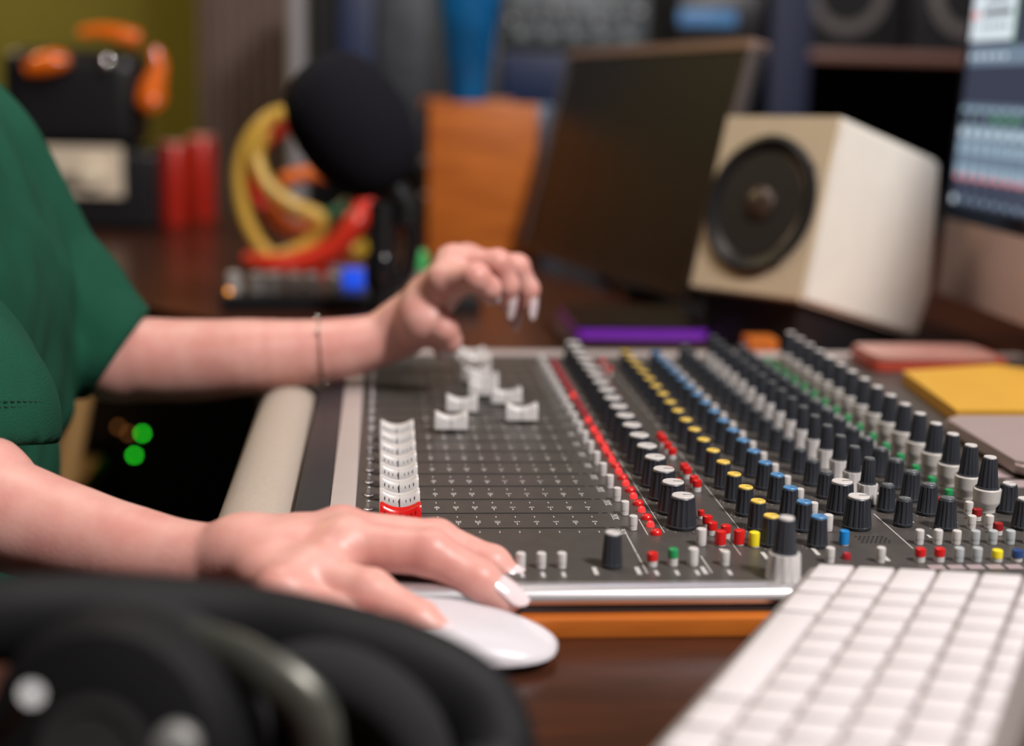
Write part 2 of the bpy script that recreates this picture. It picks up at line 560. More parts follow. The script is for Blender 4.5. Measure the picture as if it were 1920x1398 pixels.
# cap: saddle shaped finger rest, ends raised, long axis X
L, W = 0.0215, 0.0215
nx = 16
def cap_mesh():
    b = bmesh.new()
    secs = []
    for i in range(nx + 1):
        t = -1 + 2 * i / nx
        x = t * L / 2
        top = 0.0105 + 0.0042 * t * t
        if abs(t) == 1:
            top -= 0.0012
        hw = 0.0048 * (1 - 0.08 * abs(t) ** 6)
        secs.append([(x * 1.03, -hw - 0.0012, 0.0028), (x * 1.02, -hw - 0.0008, 0.007), (x, -hw, top - 0.0012), (x, -hw + 0.0010, top), (x, 0, top - 0.0006),
                     (x, hw - 0.0010, top), (x, hw, top - 0.0012), (x * 1.02, hw + 0.0008, 0.007), (x * 1.03, hw + 0.0012, 0.0028)])
    V = [[b.verts.new(p) for p in s] for s in secs]
    for s, t in zip(V, V[1:]):
        for j in range(len(s)):
            k = (j + 1) % len(s); b.faces.new((s[j], s[k], t[k], t[j]))
    b.faces.new(V[0]); b.faces.new(list(reversed(V[-1])))
    return b
cw = bm_obj('fader_cap', cap_mesh(), M_white, smooth=True)
# engraved grip marks: dark centre line and small ticks on both faces
def marks_mesh():
    b = bmesh.new()
    for s in (-1, 1):
        add_box(b, -0.0001, 0.0001, s * 0.0056 - 0.0006, s * 0.0056 + 0.0006, 0.0030, 0.0100)
        for q in (-0.0080, -0.0057, -0.0034, 0.0034, 0.0057, 0.0080):
            z = 0.0088 + 0.0042 * (q / 0.0107) ** 2
            add_box(b, q - 0.00011, q + 0.00011, s * 0.00505 - 0.0004, s * 0.00505 + 0.0004, z - 0.0018, z)
    add_box(b, -0.0001, 0.0001, -0.0046, 0.0046, 0.0098, 0.01005)
    return b
mk = bm_obj('grip_marks', marks_mesh(), M_black)
stem = box('stem', -0.003, 0.003, -0.0004, 0.0004, 0.0, 0.004, M_blackpl)
cap_proto = (cw, mk, stem)
fx = [0.0105] * 8 + [0.047, 0.097, 0.057, 0.091, 0.076, 0.078, 0.074, 0.076, 0.078, 0.075]
me_red = cw.data.copy(); me_red.materials.clear(); me_red.materials.append(M_faderred)
for i in range(NCH):
    y = 0.742 + PITCH * i
    s = link('fader_slot', slot_m); onmix(s, 0, y)
    c = bpy.data.objects.new('fader_cap', me_red if i == 0 else cw.data); COL.objects.link(c); onmix(c, fx[i], y, 0)
    if i == 0:
        c['label'] = 'red fader cap'
    for k in (mk, stem):
        d = k.copy(); COL.objects.link(d); d.parent = c; d.location = (0, 0, 0)
    # small jack screws and fixings along the operator side
    if i % 1 == 0:
        pass
for o in cap_proto:
    bpy.data.objects.remove(o)

# ---- knob prototypes (meshes shared by every copy)
def proto(f, name, m):
    b = f(); bmesh.ops.recalc_face_normals(b, faces=b.faces)
    me = bpy.data.meshes.new(name); b.to_mesh(me); b.free(); me.materials.append(m)
    me.polygons.foreach_set('use_smooth', [True] * len(me.polygons))
    me.set_sharp_from_angle(angle=math.radians(30))
    return me


def knob_body(rb, rt, h, n=48, ribs=16, flange=True):
    def f():
        b = bmesh.new()
        pr = []
        if flange:
            pr += [(rb * 0.98, 0.0004), (rb * 1.02, 0.0010), (rb * 1.02, 0.0018)]
        pr += [(rb, 0.0020, 1), (rb * 0.5 + rt * 0.5, h * 0.55, 1), (rt * 1.03, h - 0.0012, 1), (rt * 1.0, h - 0.0008), (rt * 0.94, h - 0.0003)]
        add_lathe(b, pr, n, None, ribs, rb * 0.075)
        return b
    return f


def knob_cap(r, h, th=0.0007):
    def f():
        b = bmesh.new(); add_lathe(b, [(r, h - 0.0006), (r, h + th * 0.4), (r * 0.93, h + th)], 28)
        return b
    return f


def pointer(r, h, th=0.0007):
    def f():
        b = bmesh.new(); add_box(b, -r * 0.05, r * 0.05, r * 0.0, r * 0.9, h + th - 0.0001, h + th + 0.0001)
        return b
    return f


KB = {}
def kind(key, rb, rt, h, capm, capr=None, bodym=M_knob, ribs=16):
    KB[key] = (proto(knob_body(rb, rt, h, ribs=ribs), 'rotary_knob', bodym), proto(knob_cap(capr or rt * 0.93, h), 'cap', capm),
               proto(pointer(capr or rt * 0.9, h), 'pointer', M_black if capm is not M_knobcap else M_print))
kind('level', 0.0080, 0.0064, 0.0175, M_white, 0.0060)
kind('yellow', 0.0050, 0.0042, 0.0158, M_yellow, 0.0040, ribs=12)
kind('blue', 0.0053, 0.0042, 0.0158, M_blue, 0.0040, ribs=12)
kind('big', 0.0078, 0.0062, 0.0175, M_white, 0.0058, ribs=18)
kind('small', 0.0052, 0.0042, 0.0150, M_knobcap, 0.0034, ribs=12)
kind('mid', 0.0060, 0.0046, 0.0170, M_knobcap, 0.0038, ribs=14)
kind('front', 0.0052, 0.0041, 0.0172, M_white, 0.0038, ribs=14)
kind('right', 0.0060, 0.0046, 0.0165, M_white, 0.0037, ribs=14)
LBL = {'level': 'large black knob with a white cap', 'yellow': 'slim black knob with a yellow cap', 'blue': 'slim black knob with a blue cap',
       'big': 'large black knob with a white cap', 'small': 'small all-black knob', 'mid': 'medium all-black knob', 'front': 'black knob with a white cap', 'right': 'black knob with a white cap'}
knob_list = []
for i in range(NCH):
    knob_list.append(('level', 0.1605, 0.7425 + PITCH * i))
    knob_list.append(('yellow', 0.2002, 0.7105 + PITCH * i))
    knob_list.append(('blue', 0.2248, 0.7090 + PITCH * i))
    knob_list.append(('big' if i < 2 else 'small', 0.2560, (0.7405 + 0.0295 * i) if i < 2 else 0.7990 + PITCH * (i - 2)))
    knob_list.append(('mid', 0.3045, 0.7385 + PITCH * i))
knob_list += [('small', 0.283, 0.7445), ('small', 0.283, 0.772), ('front', 0.113, 0.6785), ('right', 0.352, 0.769), ('right', 0.3475, 0.7385), ('right', 0.362, 0.741)]
knob_list.sort(key=lambda k: k[2])


def merged(name, items, m_of):
    """one mesh out of many placed meshes: items = [(mesh, x, y, z)]"""
    b = bmesh.new(); mats = []
    for me, x, y, z in items:
        n0 = len(b.verts); f0 = len(b.faces)
        b.from_mesh(me); b.verts.ensure_lookup_table(); b.faces.ensure_lookup_table()
        for v in b.verts[n0:]:
            v.co += Vector((x, y, z))
        mm = me.materials[0]
        if mm not in mats:
            mats.append(mm)
        for f in b.faces[f0:]:
            f.material_index = mats.index(mm)
    me = bpy.data.meshes.new(name); b.to_mesh(me); b.free()
    for mm in mats:
        me.materials.append(mm)
    o = link(name, me); return o


rest = []
cnt = 0
for kd, x, y in knob_list:
    if y > 1.225:
        continue
    A, B_, P_ = KB[kd]
    if cnt < 100:
        k = link('rotary_knob', A); onmix(k, x, y); k.rotation_euler.z = random.uniform(-0.3, 0.3) - PI / 2
        k['label'] = LBL[kd]
        c = link('cap', B_, parent=k); p = link('pointer', P_, parent=k)
        cnt += 1
    else:
        rest += [(A, x, y, 0), (B_, x, y, 0)]
if rest:
    o = merged('rotary_knob', rest, None); onmix(o, 0, 0); o['kind'] = 'stuff'; o['label'] = 'rows of black knobs at the far end'

# concentric dual knobs: wide skirt plus inner knob
def dual(rs, rst, hs, rb, rt, h, skirtm, capm, ribbed):
    def sk():
        b = bmesh.new()
        if ribbed:
            add_lathe(b, [(rs * 1.0, 0.0003), (rs, 0.001, 1), (rst, hs - 0.0006, 1), (rst * 0.95, hs)], 48, None, 12, rs * 0.06)
        else:
            add_lathe(b, [(rs * 0.72, 0.0003), (rs * 0.75, 0.003), (rs * 0.98, 0.0055), (rs, 0.007), (rst, hs - 0.0006), (rst * 0.95, hs)], 40)
        return b
    def up():
        b = bmesh.new(); n = 48
        add_lathe(b, [(rb * 1.12, hs), (rb * 1.12, hs + 0.0008), (rb, hs + 0.001, 1), (rt, h - 0.001, 1), (rt * 0.93, h - 0.0003)], n, None, 14, rb * 0.075)
        return b
    return proto(sk, 'skirt', skirtm), proto(up, 'inner_knob', M_knob), proto(knob_cap(rt * 0.85, h), 'cap', capm)
D1 = dual(0.0052, 0.0060, 0.0120, 0.0043, 0.0036, 0.0265, M_white, M_knobcap, True)
D2 = dual(0.0074, 0.0078, 0.0140, 0.0058, 0.0042, 0.0315, M_offwhite, M_white, False)
D3 = dual(0.0085, 0.0078, 0.0130, 0.0056, 0.0044, 0.0300, M_white, M_white, True)
duals = [(D3, 0.1935, 0.6600, 'concentric knob with a broad white ribbed skirt and white cap')]
for i in range(16):
    duals.append((D1, 0.2765, 0.7865 + 0.0268 * i, 'concentric knob with a ribbed white skirt and black top'))
    duals.append((D2, 0.3400, 0.7700 + 0.0274 * i, 'concentric knob with a plain pale skirt and white cap'))
for D, x, y, lb in duals:
    s = link('concentric_knob', D[1]); onmix(s, x, y); s['label'] = lb
    link('skirt', D[0], parent=s); c = link('cap', D[2], parent=s)

# ---- push buttons
def btn(r, h, split):
    def lo():
        b = bmesh.new()
        add_lathe(b, [(r * 0.96, 0.0002), (r * 0.96, split * h), (r * 0.86, split * h + 0.0002)], 20); return b
    def hi():
        b = bmesh.new()
        add_lathe(b, [(r * 0.84, split * h), (r, split * h + 0.0003), (r, h - 0.0009), (r * 0.94, h - 0.0003), (r * 0.75, h)], 20); return b
    return lo, hi
BT = {}
def bkind(key, r, h, split, topm, lowm):
    lo, hi = btn(r, h, split); BT[key] = (proto(lo, 'push_button', lowm), proto(hi, 'cap', topm))
bkind('w', 0.0024, 0.0080, 0.33, M_white, M_white)
bkind('wl', 0.0024, 0.0075, 0.33, M_offwhite, M_white)
bkind('W', 0.0027, 0.0090, 0.10, M_white, M_white)
bkind('r', 0.0027, 0.0072, 0.40, M_red, M_white)
bkind('R', 0.0029, 0.0080, 0.06, M_red, M_white)
bkind('dr', 0.0027, 0.0068, 0.38, M_darkred, M_offwhite)
bkind('g', 0.0026, 0.0088, 0.45, M_green, M_white)
bkind('Y', 0.0028, 0.0080, 0.06, M_yellowb, M_white)
bkind('B', 0.0026, 0.0080, 0.06, M_blueb, M_white)
bkind('y', 0.0028, 0.0062, 0.30, M_yellowb, M_offwhite)
bkind('n', 0.0028, 0.0062, 0.30, M_navyb, M_offwhite)
bkind('gr', 0.0026, 0.0075, 0.33, M_grey, M_grey)
bkind('sr', 0.0018, 0.0050, 0.35, M_red, M_white)
BL = {'w': 'white button', 'wl': 'white button', 'W': 'plain white button', 'r': 'red button on a white base', 'R': 'red button', 'dr': 'dark red button', 'g': 'green button on a white base',
      'Y': 'bright yellow button', 'B': 'bright blue button', 'y': 'yellow button', 'n': 'navy blue button', 'gr': 'grey button', 'sr': 'small red button'}
bl = []
for i in range(NCH):
    bl.append(('w', 0.1335, 0.7385 + PITCH * i))
    if i > 0:
        bl.append(('w', 0.2385, 0.7350 + 0.0276 * i))
    else:
        bl.append(('W', 0.2385, 0.7360))
    if i < 17 and i >= 1:
        bl.append(('sr', 0.1745, 0.7680 + PITCH * i if i > 1 else 0.7580))
    if i < 16:
        bl.append(('g', 0.3245, 0.7860 + 0.0269 * i))
bl += [('r', 0.174, 0.729), ('r', 0.174, 0.7405), ('r', 0.1800, 0.7235), ('R', 0.1745, 0.7115), ('R', 0.1845, 0.7125), ('Y', 0.1915, 0.709), ('W', 0.1645, 0.712), ('B', 0.2395, 0.711),
       ('r', 0.133, 0.679), ('g', 0.1435, 0.680), ('W', 0.1535, 0.680), ('wl', 0.1695, 0.680), ('w', 0.068, 0.677), ('w', 0.078, 0.677), ('w', 0.088, 0.677),
       ('w', 0.2235, 0.683), ('w', 0.2495, 0.683)]
bl += [('r', 0.1835, yy) for yy in (0.812, 0.8205, 0.8405, 0.8490, 0.887, 0.9020, 0.919, 0.928, 1.154, 1.188)]
for j, x in enumerate((0.280, 0.290, 0.300, 0.310, 0.3195, 0.329, 0.339, 0.349)):
    bl.append((('w', 'w', 'wl', 'gr', 'gr', 'gr', 'gr', 'gr')[j], x, 0.7118))
for j, x in enumerate((0.270, 0.280, 0.290, 0.2995, 0.310, 0.3205, 0.331)):
    bl.append((('r', 'r', 'gr', 'gr', 'y', 'n', 'gr')[j], x, 0.6835))
bl += [('wl', 0.328, 0.7650), ('dr', 0.328, 0.7535), ('wl', 0.319, 0.7385), ('wl', 0.329, 0.7390), ('dr', 0.329, 0.7275)]
bl.sort(key=lambda k: k[2])
rest = []; cnt = 0
for kd, x, y in bl:
    lo, hi = BT[kd]
    if cnt < 100:
        k = link('push_button', lo); onmix(k, x, y); k['label'] = BL[kd]; c = link('cap', hi, parent=k); cnt += 1
    else:
        rest += [(lo, x, y, 0), (hi, x, y, 0)]
if rest:
    o = merged('push_button', rest, None); onmix(o, 0, 0); o['kind'] = 'stuff'; o['label'] = 'rows of white, red and green buttons at the far end'

# ---- indicator lights
def dome(r, h):
    def f():
        b = bmesh.new(); add_lathe(b, [(r * 1.05, 0.0001), (r, 0.0012), (r * 0.93, h * 0.55), (r * 0.72, h * 0.82), (r * 0.38, h * 0.96), (r * 0.1, h)], 20); return b
    return f
L_on = proto(dome(0.0022, 0.0034), 'indicator_light', M_led_on)
L_off = proto(dome(0.0024, 0.0036), 'indicator_light', M_led_dim)
L_flat = proto(dome(0.0031, 0.0031), 'indicator_light', M_red)
L_small = proto(dome(0.0020, 0.0045), 'indicator_light', M_red)
for i in range(NCH):
    a = onmix(link('indicator_light', L_on if i < 10 or i == 12 else L_off), 0.1440, 0.7440 + PITCH * i)
    a['label'] = 'lit red indicator' if i < 10 or i == 12 else 'unlit red indicator'
    f_ = onmix(link('indicator_light', L_flat if i < 9 else L_off), 0.1445, 0.7305 + PITCH * i)
    if i < 16:
        onmix(link('indicator_light', L_small), 0.3195, 0.7850 + 0.0269 * i, 0)
onmix(link('indicator_light', L_off), 0.234, 0.689)

# ---- printed markings: one mesh of lines, boxes, digits
b = bmesh.new()
def pbox(x0, x1, y0, y1):
    z = 0.00012
    vs = [b.verts.new(p) for p in ((x0, y0, z), (x1, y0, z), (x1, y1, z), (x0, y1, z))]; b.faces.new(vs)
pbox(0.1285, 0.1291, 0.700, 0.729); pbox(0.1285, 0.1291, 0.668, 0.6985)
pbox(0.1397, 0.1402, 0.729, 0.757); pbox(0.1493, 0.1497, 0.733, 1.23)
pbox(0.1910, 0.1914, 0.738, 1.23); pbox(0.1812, 0.1816, 0.695, 0.728); pbox(0.1556, 0.1562, 0.670, 0.700) if False else None
pbox(0.1603, 0.1609, 0.668, 0.694); pbox(0.2738, 0.2744, 0.704, 0.766)
for x, y in ((0.1250, 0.672), (0.1575, 0.672), (0.1040, 0.672), (0.1735, 0.700), (0.2005, 0.680), (0.1935, 0.694), (0.2215, 0.700), (0.2545, 0.690)):
    pbox(x - 0.0011, x + 0.0011, y - 0.0055, y + 0.0055)
for x, y in ((0.1335, 0.6685), (0.1435, 0.6685), (0.1535, 0.6685), (0.1695, 0.6685), (0.068, 0.667), (0.078, 0.667), (0.088, 0.667), (0.2265, 0.674)):
    pbox(x - 0.0009, x + 0.0009, y - 0.0035, y + 0.0035)
# faders' scales
DIG = {s: text_arrays(s, 0.0042, True) for s in ('10', '5', '0', '20', '30', '40')}
MUTE = text_arrays('MUTE', 0.0034, True)
SX = [(0.031, '40'), (0.0415, '30'), (0.052, '20'), (0.0625, '10'), (0.0730, '5'), (0.0835, '0'), (0.0940, '5'), (0.1045, '10'), (0.1150, '0')]
Rt = np.array([[0, 1], [-1, 0]])  # reading direction runs towards the camera: x_text -> -y, y_text -> +x
def add_text(arr, cx, cy, z=0.00012, bmx=None):
    bmx = bmx or b
    V, Fc = arr
    vs = []
    for v in V:
        vs.append(bmx.verts.new((cx + v[1], cy - v[0], z)))
    for f in Fc:
        try:
            bmx.faces.new([vs[i] for i in f])
        except ValueError:
            pass
for i in range(NCH):
    y = 0.742 + PITCH * i
    for x, s in SX:
        pbox(x - 0.00025, x + 0.00025, y - 0.0085, y - 0.0058)
        if i < 10:
            add_text(DIG[s], x, y + 0.0110)
        pbox(x - 0.00025, x + 0.00025, y + 0.0055, y + 0.0088)
    # knob scale arcs
    for kx, ky, r in ((0.1605, 0.7425, 0.0098), (0.2002, 0.7105, 0.0072), (0.2248, 0.7090, 0.0075), (0.2560, 0.7445, 0.0075), (0.3045, 0.7385, 0.0082)):
        for k in range(11):
            a = math.radians(-60 + 30 * k) + PI / 2 * 0
            cx, cy = kx + r * math.cos(a), ky + PITCH * i + r * math.sin(a)
            if cy > 1.235: continue
            pbox(cx - 0.0003, cx + 0.0003, cy - 0.0003, cy + 0.0003)
    for x in (0.2125, 0.2430, 0.2905, 0.3150):
        if 0.724 + PITCH * i < 1.23:
            pbox(x - 0.0008, x + 0.0008, 0.722 + PITCH * i, 0.7275 + PITCH * i)
# legend boxes MUTE (letters left open to the panel)
for i in range(NCH):
    y = 0.7310 + PITCH * i
    if i < 9:
        add_text(MUTE, 0.1275, y + 0.0035)
    pbox(0.1262 - 0.0003, 0.1262, y - 0.002, y + 0.009); pbox(0.1290, 0.1293, y - 0.002, y + 0.009)
o = bm_obj('printed_markings', b, M_print); onmix(o, 0, 0)
# pale legend tiles along the bottom and at the right
tile_m = mat('pinkish_grey_print', (0.34, 0.27, 0.28), 0.6)
for x0, x1, y0, y1 in [(0.2715 + j * 0.0100, 0.2793 + j * 0.0100, 0.6715, 0.6780) for j in range(9)] + [(0.3765, 0.389, 0.842, 0.862), (0.379, 0.395, 0.820, 0.836)]:
    o = box('legend_tile', -(x1 - x0) / 2, (x1 - x0) / 2, -(y1 - y0) / 2, (y1 - y0) / 2, 0.0, 0.0002, tile_m); onmix(o, (x0 + x1) / 2, (y0 + y1) / 2)
b = bmesh.new()
for r_ in range(5):
    for c_ in range(7):
        x = 0.2505 + c_ * 0.0024 + (r_ % 2) * 0.0012; y = 0.7145 + r_ * 0.0026
        add_lathe(b, [(0.0007, 0.0001), (0.0007, 0.00016)], 8, Matrix.Translation((x, y, 0)))
o = bm_obj('talkback_grille', b, M_black); onmix(o, 0, 0)
# metal toggle switches at the operator edge of each strip
b = bmesh.new(); add_lathe(b, [(0.0026, 0.0), (0.0026, 0.0008), (0.0018, 0.0012), (0.0014, 0.0022), (0.0009, 0.0040), (0.0012, 0.0052), (0.0006, 0.0058)], 16)
ts = bm_obj('toggle_stud', b, M_silver, smooth=True)
for i in range(NCH):
    k = ts.copy(); COL.objects.link(k); onmix(k, -0.0065, 0.7485 + PITCH * i)
bpy.data.objects.remove(ts)

# ================================================================== KEYBOARD
kyaw, ktilt = -0.529, -0.1081
kb = empty('computer_keyboard', (0.2098, 0.6592, 0.008)); kb.rotation_mode = 'QUATERNION'
Rk = Matrix.Rotation(kyaw, 4, 'Z') @ Matrix.Rotation(ktilt, 4, 'Y')
kb.rotation_quaternion = Rk.to_quaternion()
tag(kb, 'white slim computer keyboard lying diagonally in the foreground, one corner over the console rail', 'keyboard')
b = bmesh.new()
secs = [(-0.003, -0.0050, -0.0015), (0.114, -0.012, -0.0015)]
add_prism(b, rrect(-0.0030, 0.1130, -0.428, 0.0022, 0.007), -0.0050, -0.0022)
bm_obj('case', b, M_alu, kb, smooth=False)
b = bmesh.new(); add_box(b, 0.088, 0.1120, -0.420, -0.004, -0.0180, -0.0052, 0.004, 3)
bm_obj('rear_tube', b, M_alu, kb, smooth=True)
rows = [(0, 19, [0, 24, 45, 73, 176, 204, 228, 256]), (19, 38, None), (38, 57, None), (57, 76, None), (76, 95, None), (95, 106, None)]
row_start = {1: (0, 25.9), 2: (0, 34.4), 3: (0, 31.2), 4: (0, 20.0), 5: (0, 25.5)}
KM = {}
nk = 0
far_keys = []
for ri, (u0, u1, bd) in enumerate(rows):
    if bd is None:
        bd = [0, row_start[ri][1]]
        while bd[-1] + 19 < 281:
            bd.append(bd[-1] + 19)
        bd[-1] = 281
    bd = bd[:-1] + [281] if bd[-1] != 281 else bd
    # cursor cluster and number pad beyond
    segs = list(zip(bd, bd[1:])) + [(288 + 19 * k, 307 + 19 * k) for k in range(3)] + [(351 + 19 * k, 370 + 19 * k) for k in range(4)]
    for v0, v1 in segs:
        if v1 > 430: continue
        wv = round(v1 - v0 - 2.4, 1); wu = u1 - u0 - 2.4
        key = (wv, wu)
        if key not in KM:
            b = bmesh.new(); add_box(b, -wu / 2000, wu / 2000, -wv / 2000, wv / 2000, -0.0024, 0.0, 0.0009, 2)
            bmesh.ops.recalc_face_normals(b, faces=b.faces)
            me = bpy.data.meshes.new('key'); b.to_mesh(me); b.free(); me.materials.append(M_key)
            me.polygons.foreach_set('use_smooth', [True] * len(me.polygons)); me.set_sharp_from_angle(angle=0.6)
            KM[key] = me
        if v0 > 245:
            far_keys.append((KM[key], (u0 + u1) / 2000, -(v0 + v1) / 2000, 0)); continue
        k = link('key', KM[key], parent=kb); k.location = ((u0 + u1) / 2000, -(v0 + v1) / 2000, 0); nk += 1
fk = merged('key', far_keys, None); fk.parent = kb; fk['kind'] = 'stuff'
# rubber feet that carry the near end
for u in (0.012, 0.100):
    lowz = -0.030 if u < 0.05 else -0.037
    lathe('foot', [(0.006, -0.024), (0.006, -0.0045)], M_blackpl, kb, (u, -0.405, 0), 16)

# ================================================================== MOUSE
ms = empty('computer_mouse', (0.019, 0.629, DESK)); ms.rotation_euler = (0, 0, math.radians(-13))
tag(ms, 'glossy white low computer mouse under the right hand', 'mouse')
def mouse_prof(bmx, zlo, zscale, shrink):
    nu, nv = 36, 14
    top = []
    for j in range(nv + 1):
        ring = []
        f = j / nv * PI / 2
        for i in range(nu):
            a = 2 * PI * i / nu
            ce, se = math.cos(a), math.sin(a)
            ex = 0.062 * (abs(ce) ** 0.75) * (1 if ce > 0 else -1); ey = 0.0290 * (abs(se) ** 0.75) * (1 if se > 0 else -1)
            rr = math.cos(f) ** 0.45
            x = ex * rr * shrink; y = ey * rr * shrink
            z = zlo + zscale * math.sin(f) * (1 - 0.35 * ((x + 0.01) / 0.06) ** 2)
            ring.append(bmx.verts.new((x, y, z)))
        top.append(ring)
    for r, t in zip(top, top[1:]):
        for i in range(nu):
            bmx.faces.new((r[i], r[(i + 1) % nu], t[(i + 1) % nu], t[i]))
    bmx.faces.new(list(reversed(top[0])))
    bmesh.ops.remove_doubles(bmx, verts=bmx.verts, dist=1e-5)
b = bmesh.new(); mouse_prof(b, 0.0050, 0.0145, 1.0); bm_obj('shell', b, M_mouse, ms, smooth=True)
b = bmesh.new(); add_prism(b, [(0.057 * math.cos(a) * 1.0, 0.0255 * math.sin(a)) for a in [2 * PI * i / 32 for i in range(32)]], 0.0006, 0.0055)
bm_obj('base', b, M_alu, ms)

# ================================================================== PERSON
person = None
def V3(*a): return tuple(at(*a))
# fine field: right forearm + hand
rh = {}
rh['arm'] = [(-0.36, 0.77, 0.000), V3(-120, 915, .755), V3(0, 960, .74), V3(112, 998, .73), V3(225, 1030, .715), V3(337, 1052, .70), V3(410, 1052, .69), V3(460, 1045, .686)]
rh['armr'] = [0.040, 0.034, 0.0285, 0.0262, 0.0235, 0.0205, 0.0180, 0.0165]
fing_r = {
    'index': ([V3(640, 999, .692), V3(818, 1014, .690), V3(922, 1058, .680), V3(972, 1098, .674)], [0.0118, 0.0102, 0.0088, 0.0074]),
    'middle': ([V3(648, 1022, .672), V3(808, 1036, .662), V3(898, 1088, .654), V3(948, 1122, .650)], [0.0122, 0.0108, 0.0094, 0.0078]),
    'ring': ([V3(585, 1080, .650), V3(695, 1112, .634), V3(785, 1165, .620), V3(848, 1210, .611)], [0.0116, 0.0104, 0.0090, 0.0074]),
    'little': ([V3(530, 1108, .636), V3(622, 1160, .622), V3(690, 1190, .612), V3(735, 1222, .606)], [0.0104, 0.0086, 0.0076, 0.0064]),
    'thumb': ([V3(500, 1020, .712), V3(590, 1030, .722), V3(680, 1052, .722), V3(740, 1075, .712)], [0.0140, 0.0115, 0.0098, 0.0078])}
wr = rh['arm'][-1]


def build_hand(Fd, arm, armr, fing, wrist, heel, kk=0.004):
    A2 = [tuple(p) for p in catmull(arm, 5)]
    n_ = len(A2); R2 = []
    for i in range(n_):
        f = i / (n_ - 1) * (len(armr) - 1); a = min(int(f), len(armr) - 2); u = f - a; u = u * u * (3 - 2 * u) * 0.5 + u * 0.5
        R2.append(armr[a] + (armr[a + 1] - armr[a]) * u)
    Fd.chain(A2, R2, 0.0008)
    for nm in ('index', 'middle', 'ring', 'little'):
        P, R = fing[nm]
        Fd.cone(wrist, P[0], 0.0150, R[0] * 1.05, 0.012)
    Ps = [fing[nm][0][0] for nm in ('index', 'middle', 'ring', 'little')]
    for a, c in zip(Ps, Ps[1:]):
        Fd.cone(a, c, 0.0100, 0.0098, 0.008)
        m1 = tuple((a[i] + wrist[i]) / 2 for i in range(3)); m2 = tuple((c[i] + wrist[i]) / 2 for i in range(3))
        Fd.cone(m1, m2, 0.0125, 0.0120, 0.008)
    P, R = fing['thumb']
    Fd.cone(wrist, P[0], 0.015, R[0], 0.010)
    for nm in fing:
        P, R = fing[nm]
        G = Field(Fd.lo, [Fd.lo[i] + Fd.h for i in range(3)], Fd.h)
        G.n = Fd.n; G.F = np.full(Fd.n, 1.0, np.float32); G.ax = Fd.ax
        for j, ((p, q), (r, t)) in enumerate(zip(zip(P, P[1:]), zip(R, R[1:]))):
            G.cone(p, q, r, t * 1.02, 0.002)
            if j:
                G.ell(p, (r * 1.07, r * 1.07, r * 1.07), 0.003)
        G.ell(P[0], (R[0] * 1.05,) * 3, 0.003)
        Fd.F = Field.smin(Fd.F, G.F, kk)


Fr = Field((-0.30, 0.57, -0.06), (0.105, 0.80, 0.085), 0.0016)
build_hand(Fr, rh['arm'], rh['armr'], fing_r, wr, None)
Vr, Qr = Fr.mesh('r')

la = [V3(-10, 420, 1.145), V3(120, 565, 1.13), V3(205, 668, 1.112), V3(265, 674, 1.108), V3(360, 676, 1.105), V3(450, 670, 1.10), V3(600, 658, 1.10), V3(700, 640, 1.10), V3(752, 616, 1.10)]
lr = [0.042, 0.036, 0.0320, 0.0318, 0.0312, 0.0290, 0.0240, 0.0205, 0.0185]
fing_l = {
    'index': ([V3(836, 526, 1.058), V3(893, 520, 1.036), V3(917, 540, 1.040), V3(921, 556, 1.046)], [0.0120, 0.0098, 0.0082, 0.0068]),
    'middle': ([V3(850, 492, 1.075), V3(934, 492, 1.060), V3(952, 535, 1.062), V3(951, 568, 1.066)], [0.0115, 0.0092, 0.0080, 0.0066]),
    'ring': ([V3(875, 490, 1.092), V3(970, 500, 1.090), V3(991, 542, 1.090), V3(991, 568, 1.090)], [0.0110, 0.0090, 0.0078, 0.0064]),
    'little': ([V3(885, 505, 1.108), V3(950, 535, 1.108), V3(966, 572, 1.108), V3(961, 600, 1.106)], [0.0100, 0.0080, 0.0070, 0.0058]),
    'thumb': ([V3(798, 600, 1.068), V3(832, 616, 1.058), V3(842, 636, 1.062), V3(833, 656, 1.066)], [0.0145, 0.0105, 0.0090, 0.0078])}
Fl = Field((-0.34, 0.98, -0.07), (0.15, 1.22, 0.24), 0.0019)
build_hand(Fl, la, lr, fing_l, la[-1], None)
Fl.ell(V3(790, 602, 1.072), (0.016, 0.017, 0.020), 0.008)
Vl, Ql = Fl.mesh('l')

# coarse body: torso, shoulders, neck, head, legs
Fb = Field((-0.60, 0.70, -0.80), (0.30, 1.32, 0.70), 0.008)
Fb.cone((-0.345, 0.95, 0.06), (-0.345, 1.05, 0.06), 0.10, 0.10, 0.03)
Fb.cone((-0.355, 0.96, -0.12), (-0.355, 1.04, -0.12), 0.09, 0.09, 0.06)
Fb.cone((-0.37, 0.93, -0.30), (-0.37, 1.07, -0.30), 0.105, 0.105, 0.06)
Fb.cone((-0.33, 0.85, 0.18), (-0.33, 1.13, 0.18), 0.045, 0.045, 0.05)
Fb.cone((-0.33, 0.99, 0.20), (-0.315, 0.99, 0.33), 0.055, 0.048, 0.03)
Fb.cone((-0.33, 0.84, 0.18), (-0.345, 0.775, 0.005), 0.042, 0.036, 0.02)
Fb.cone((-0.345, 0.775, 0.005), V3(-120, 915, .755), 0.037, 0.031, 0.02)
Fb.cone((-0.33, 1.14, 0.18), V3(60, 500, 1.14), 0.042, 0.036, 0.02)
for s in (-1, 1):
    y = 1.0 + s * 0.09
    Fb.cone((-0.36, y, -0.33), (0.05, y + s * 0.03, -0.30), 0.075, 0.055, 0.03)
    Fb.cone((0.05, y + s * 0.03, -0.30), (0.04, y + s * 0.04, -0.68), 0.052, 0.035, 0.02)
    Fb.cone((0.03, y + s * 0.04, -0.72), (0.17, y + s * 0.05, -0.735), 0.034, 0.024, 0.02)
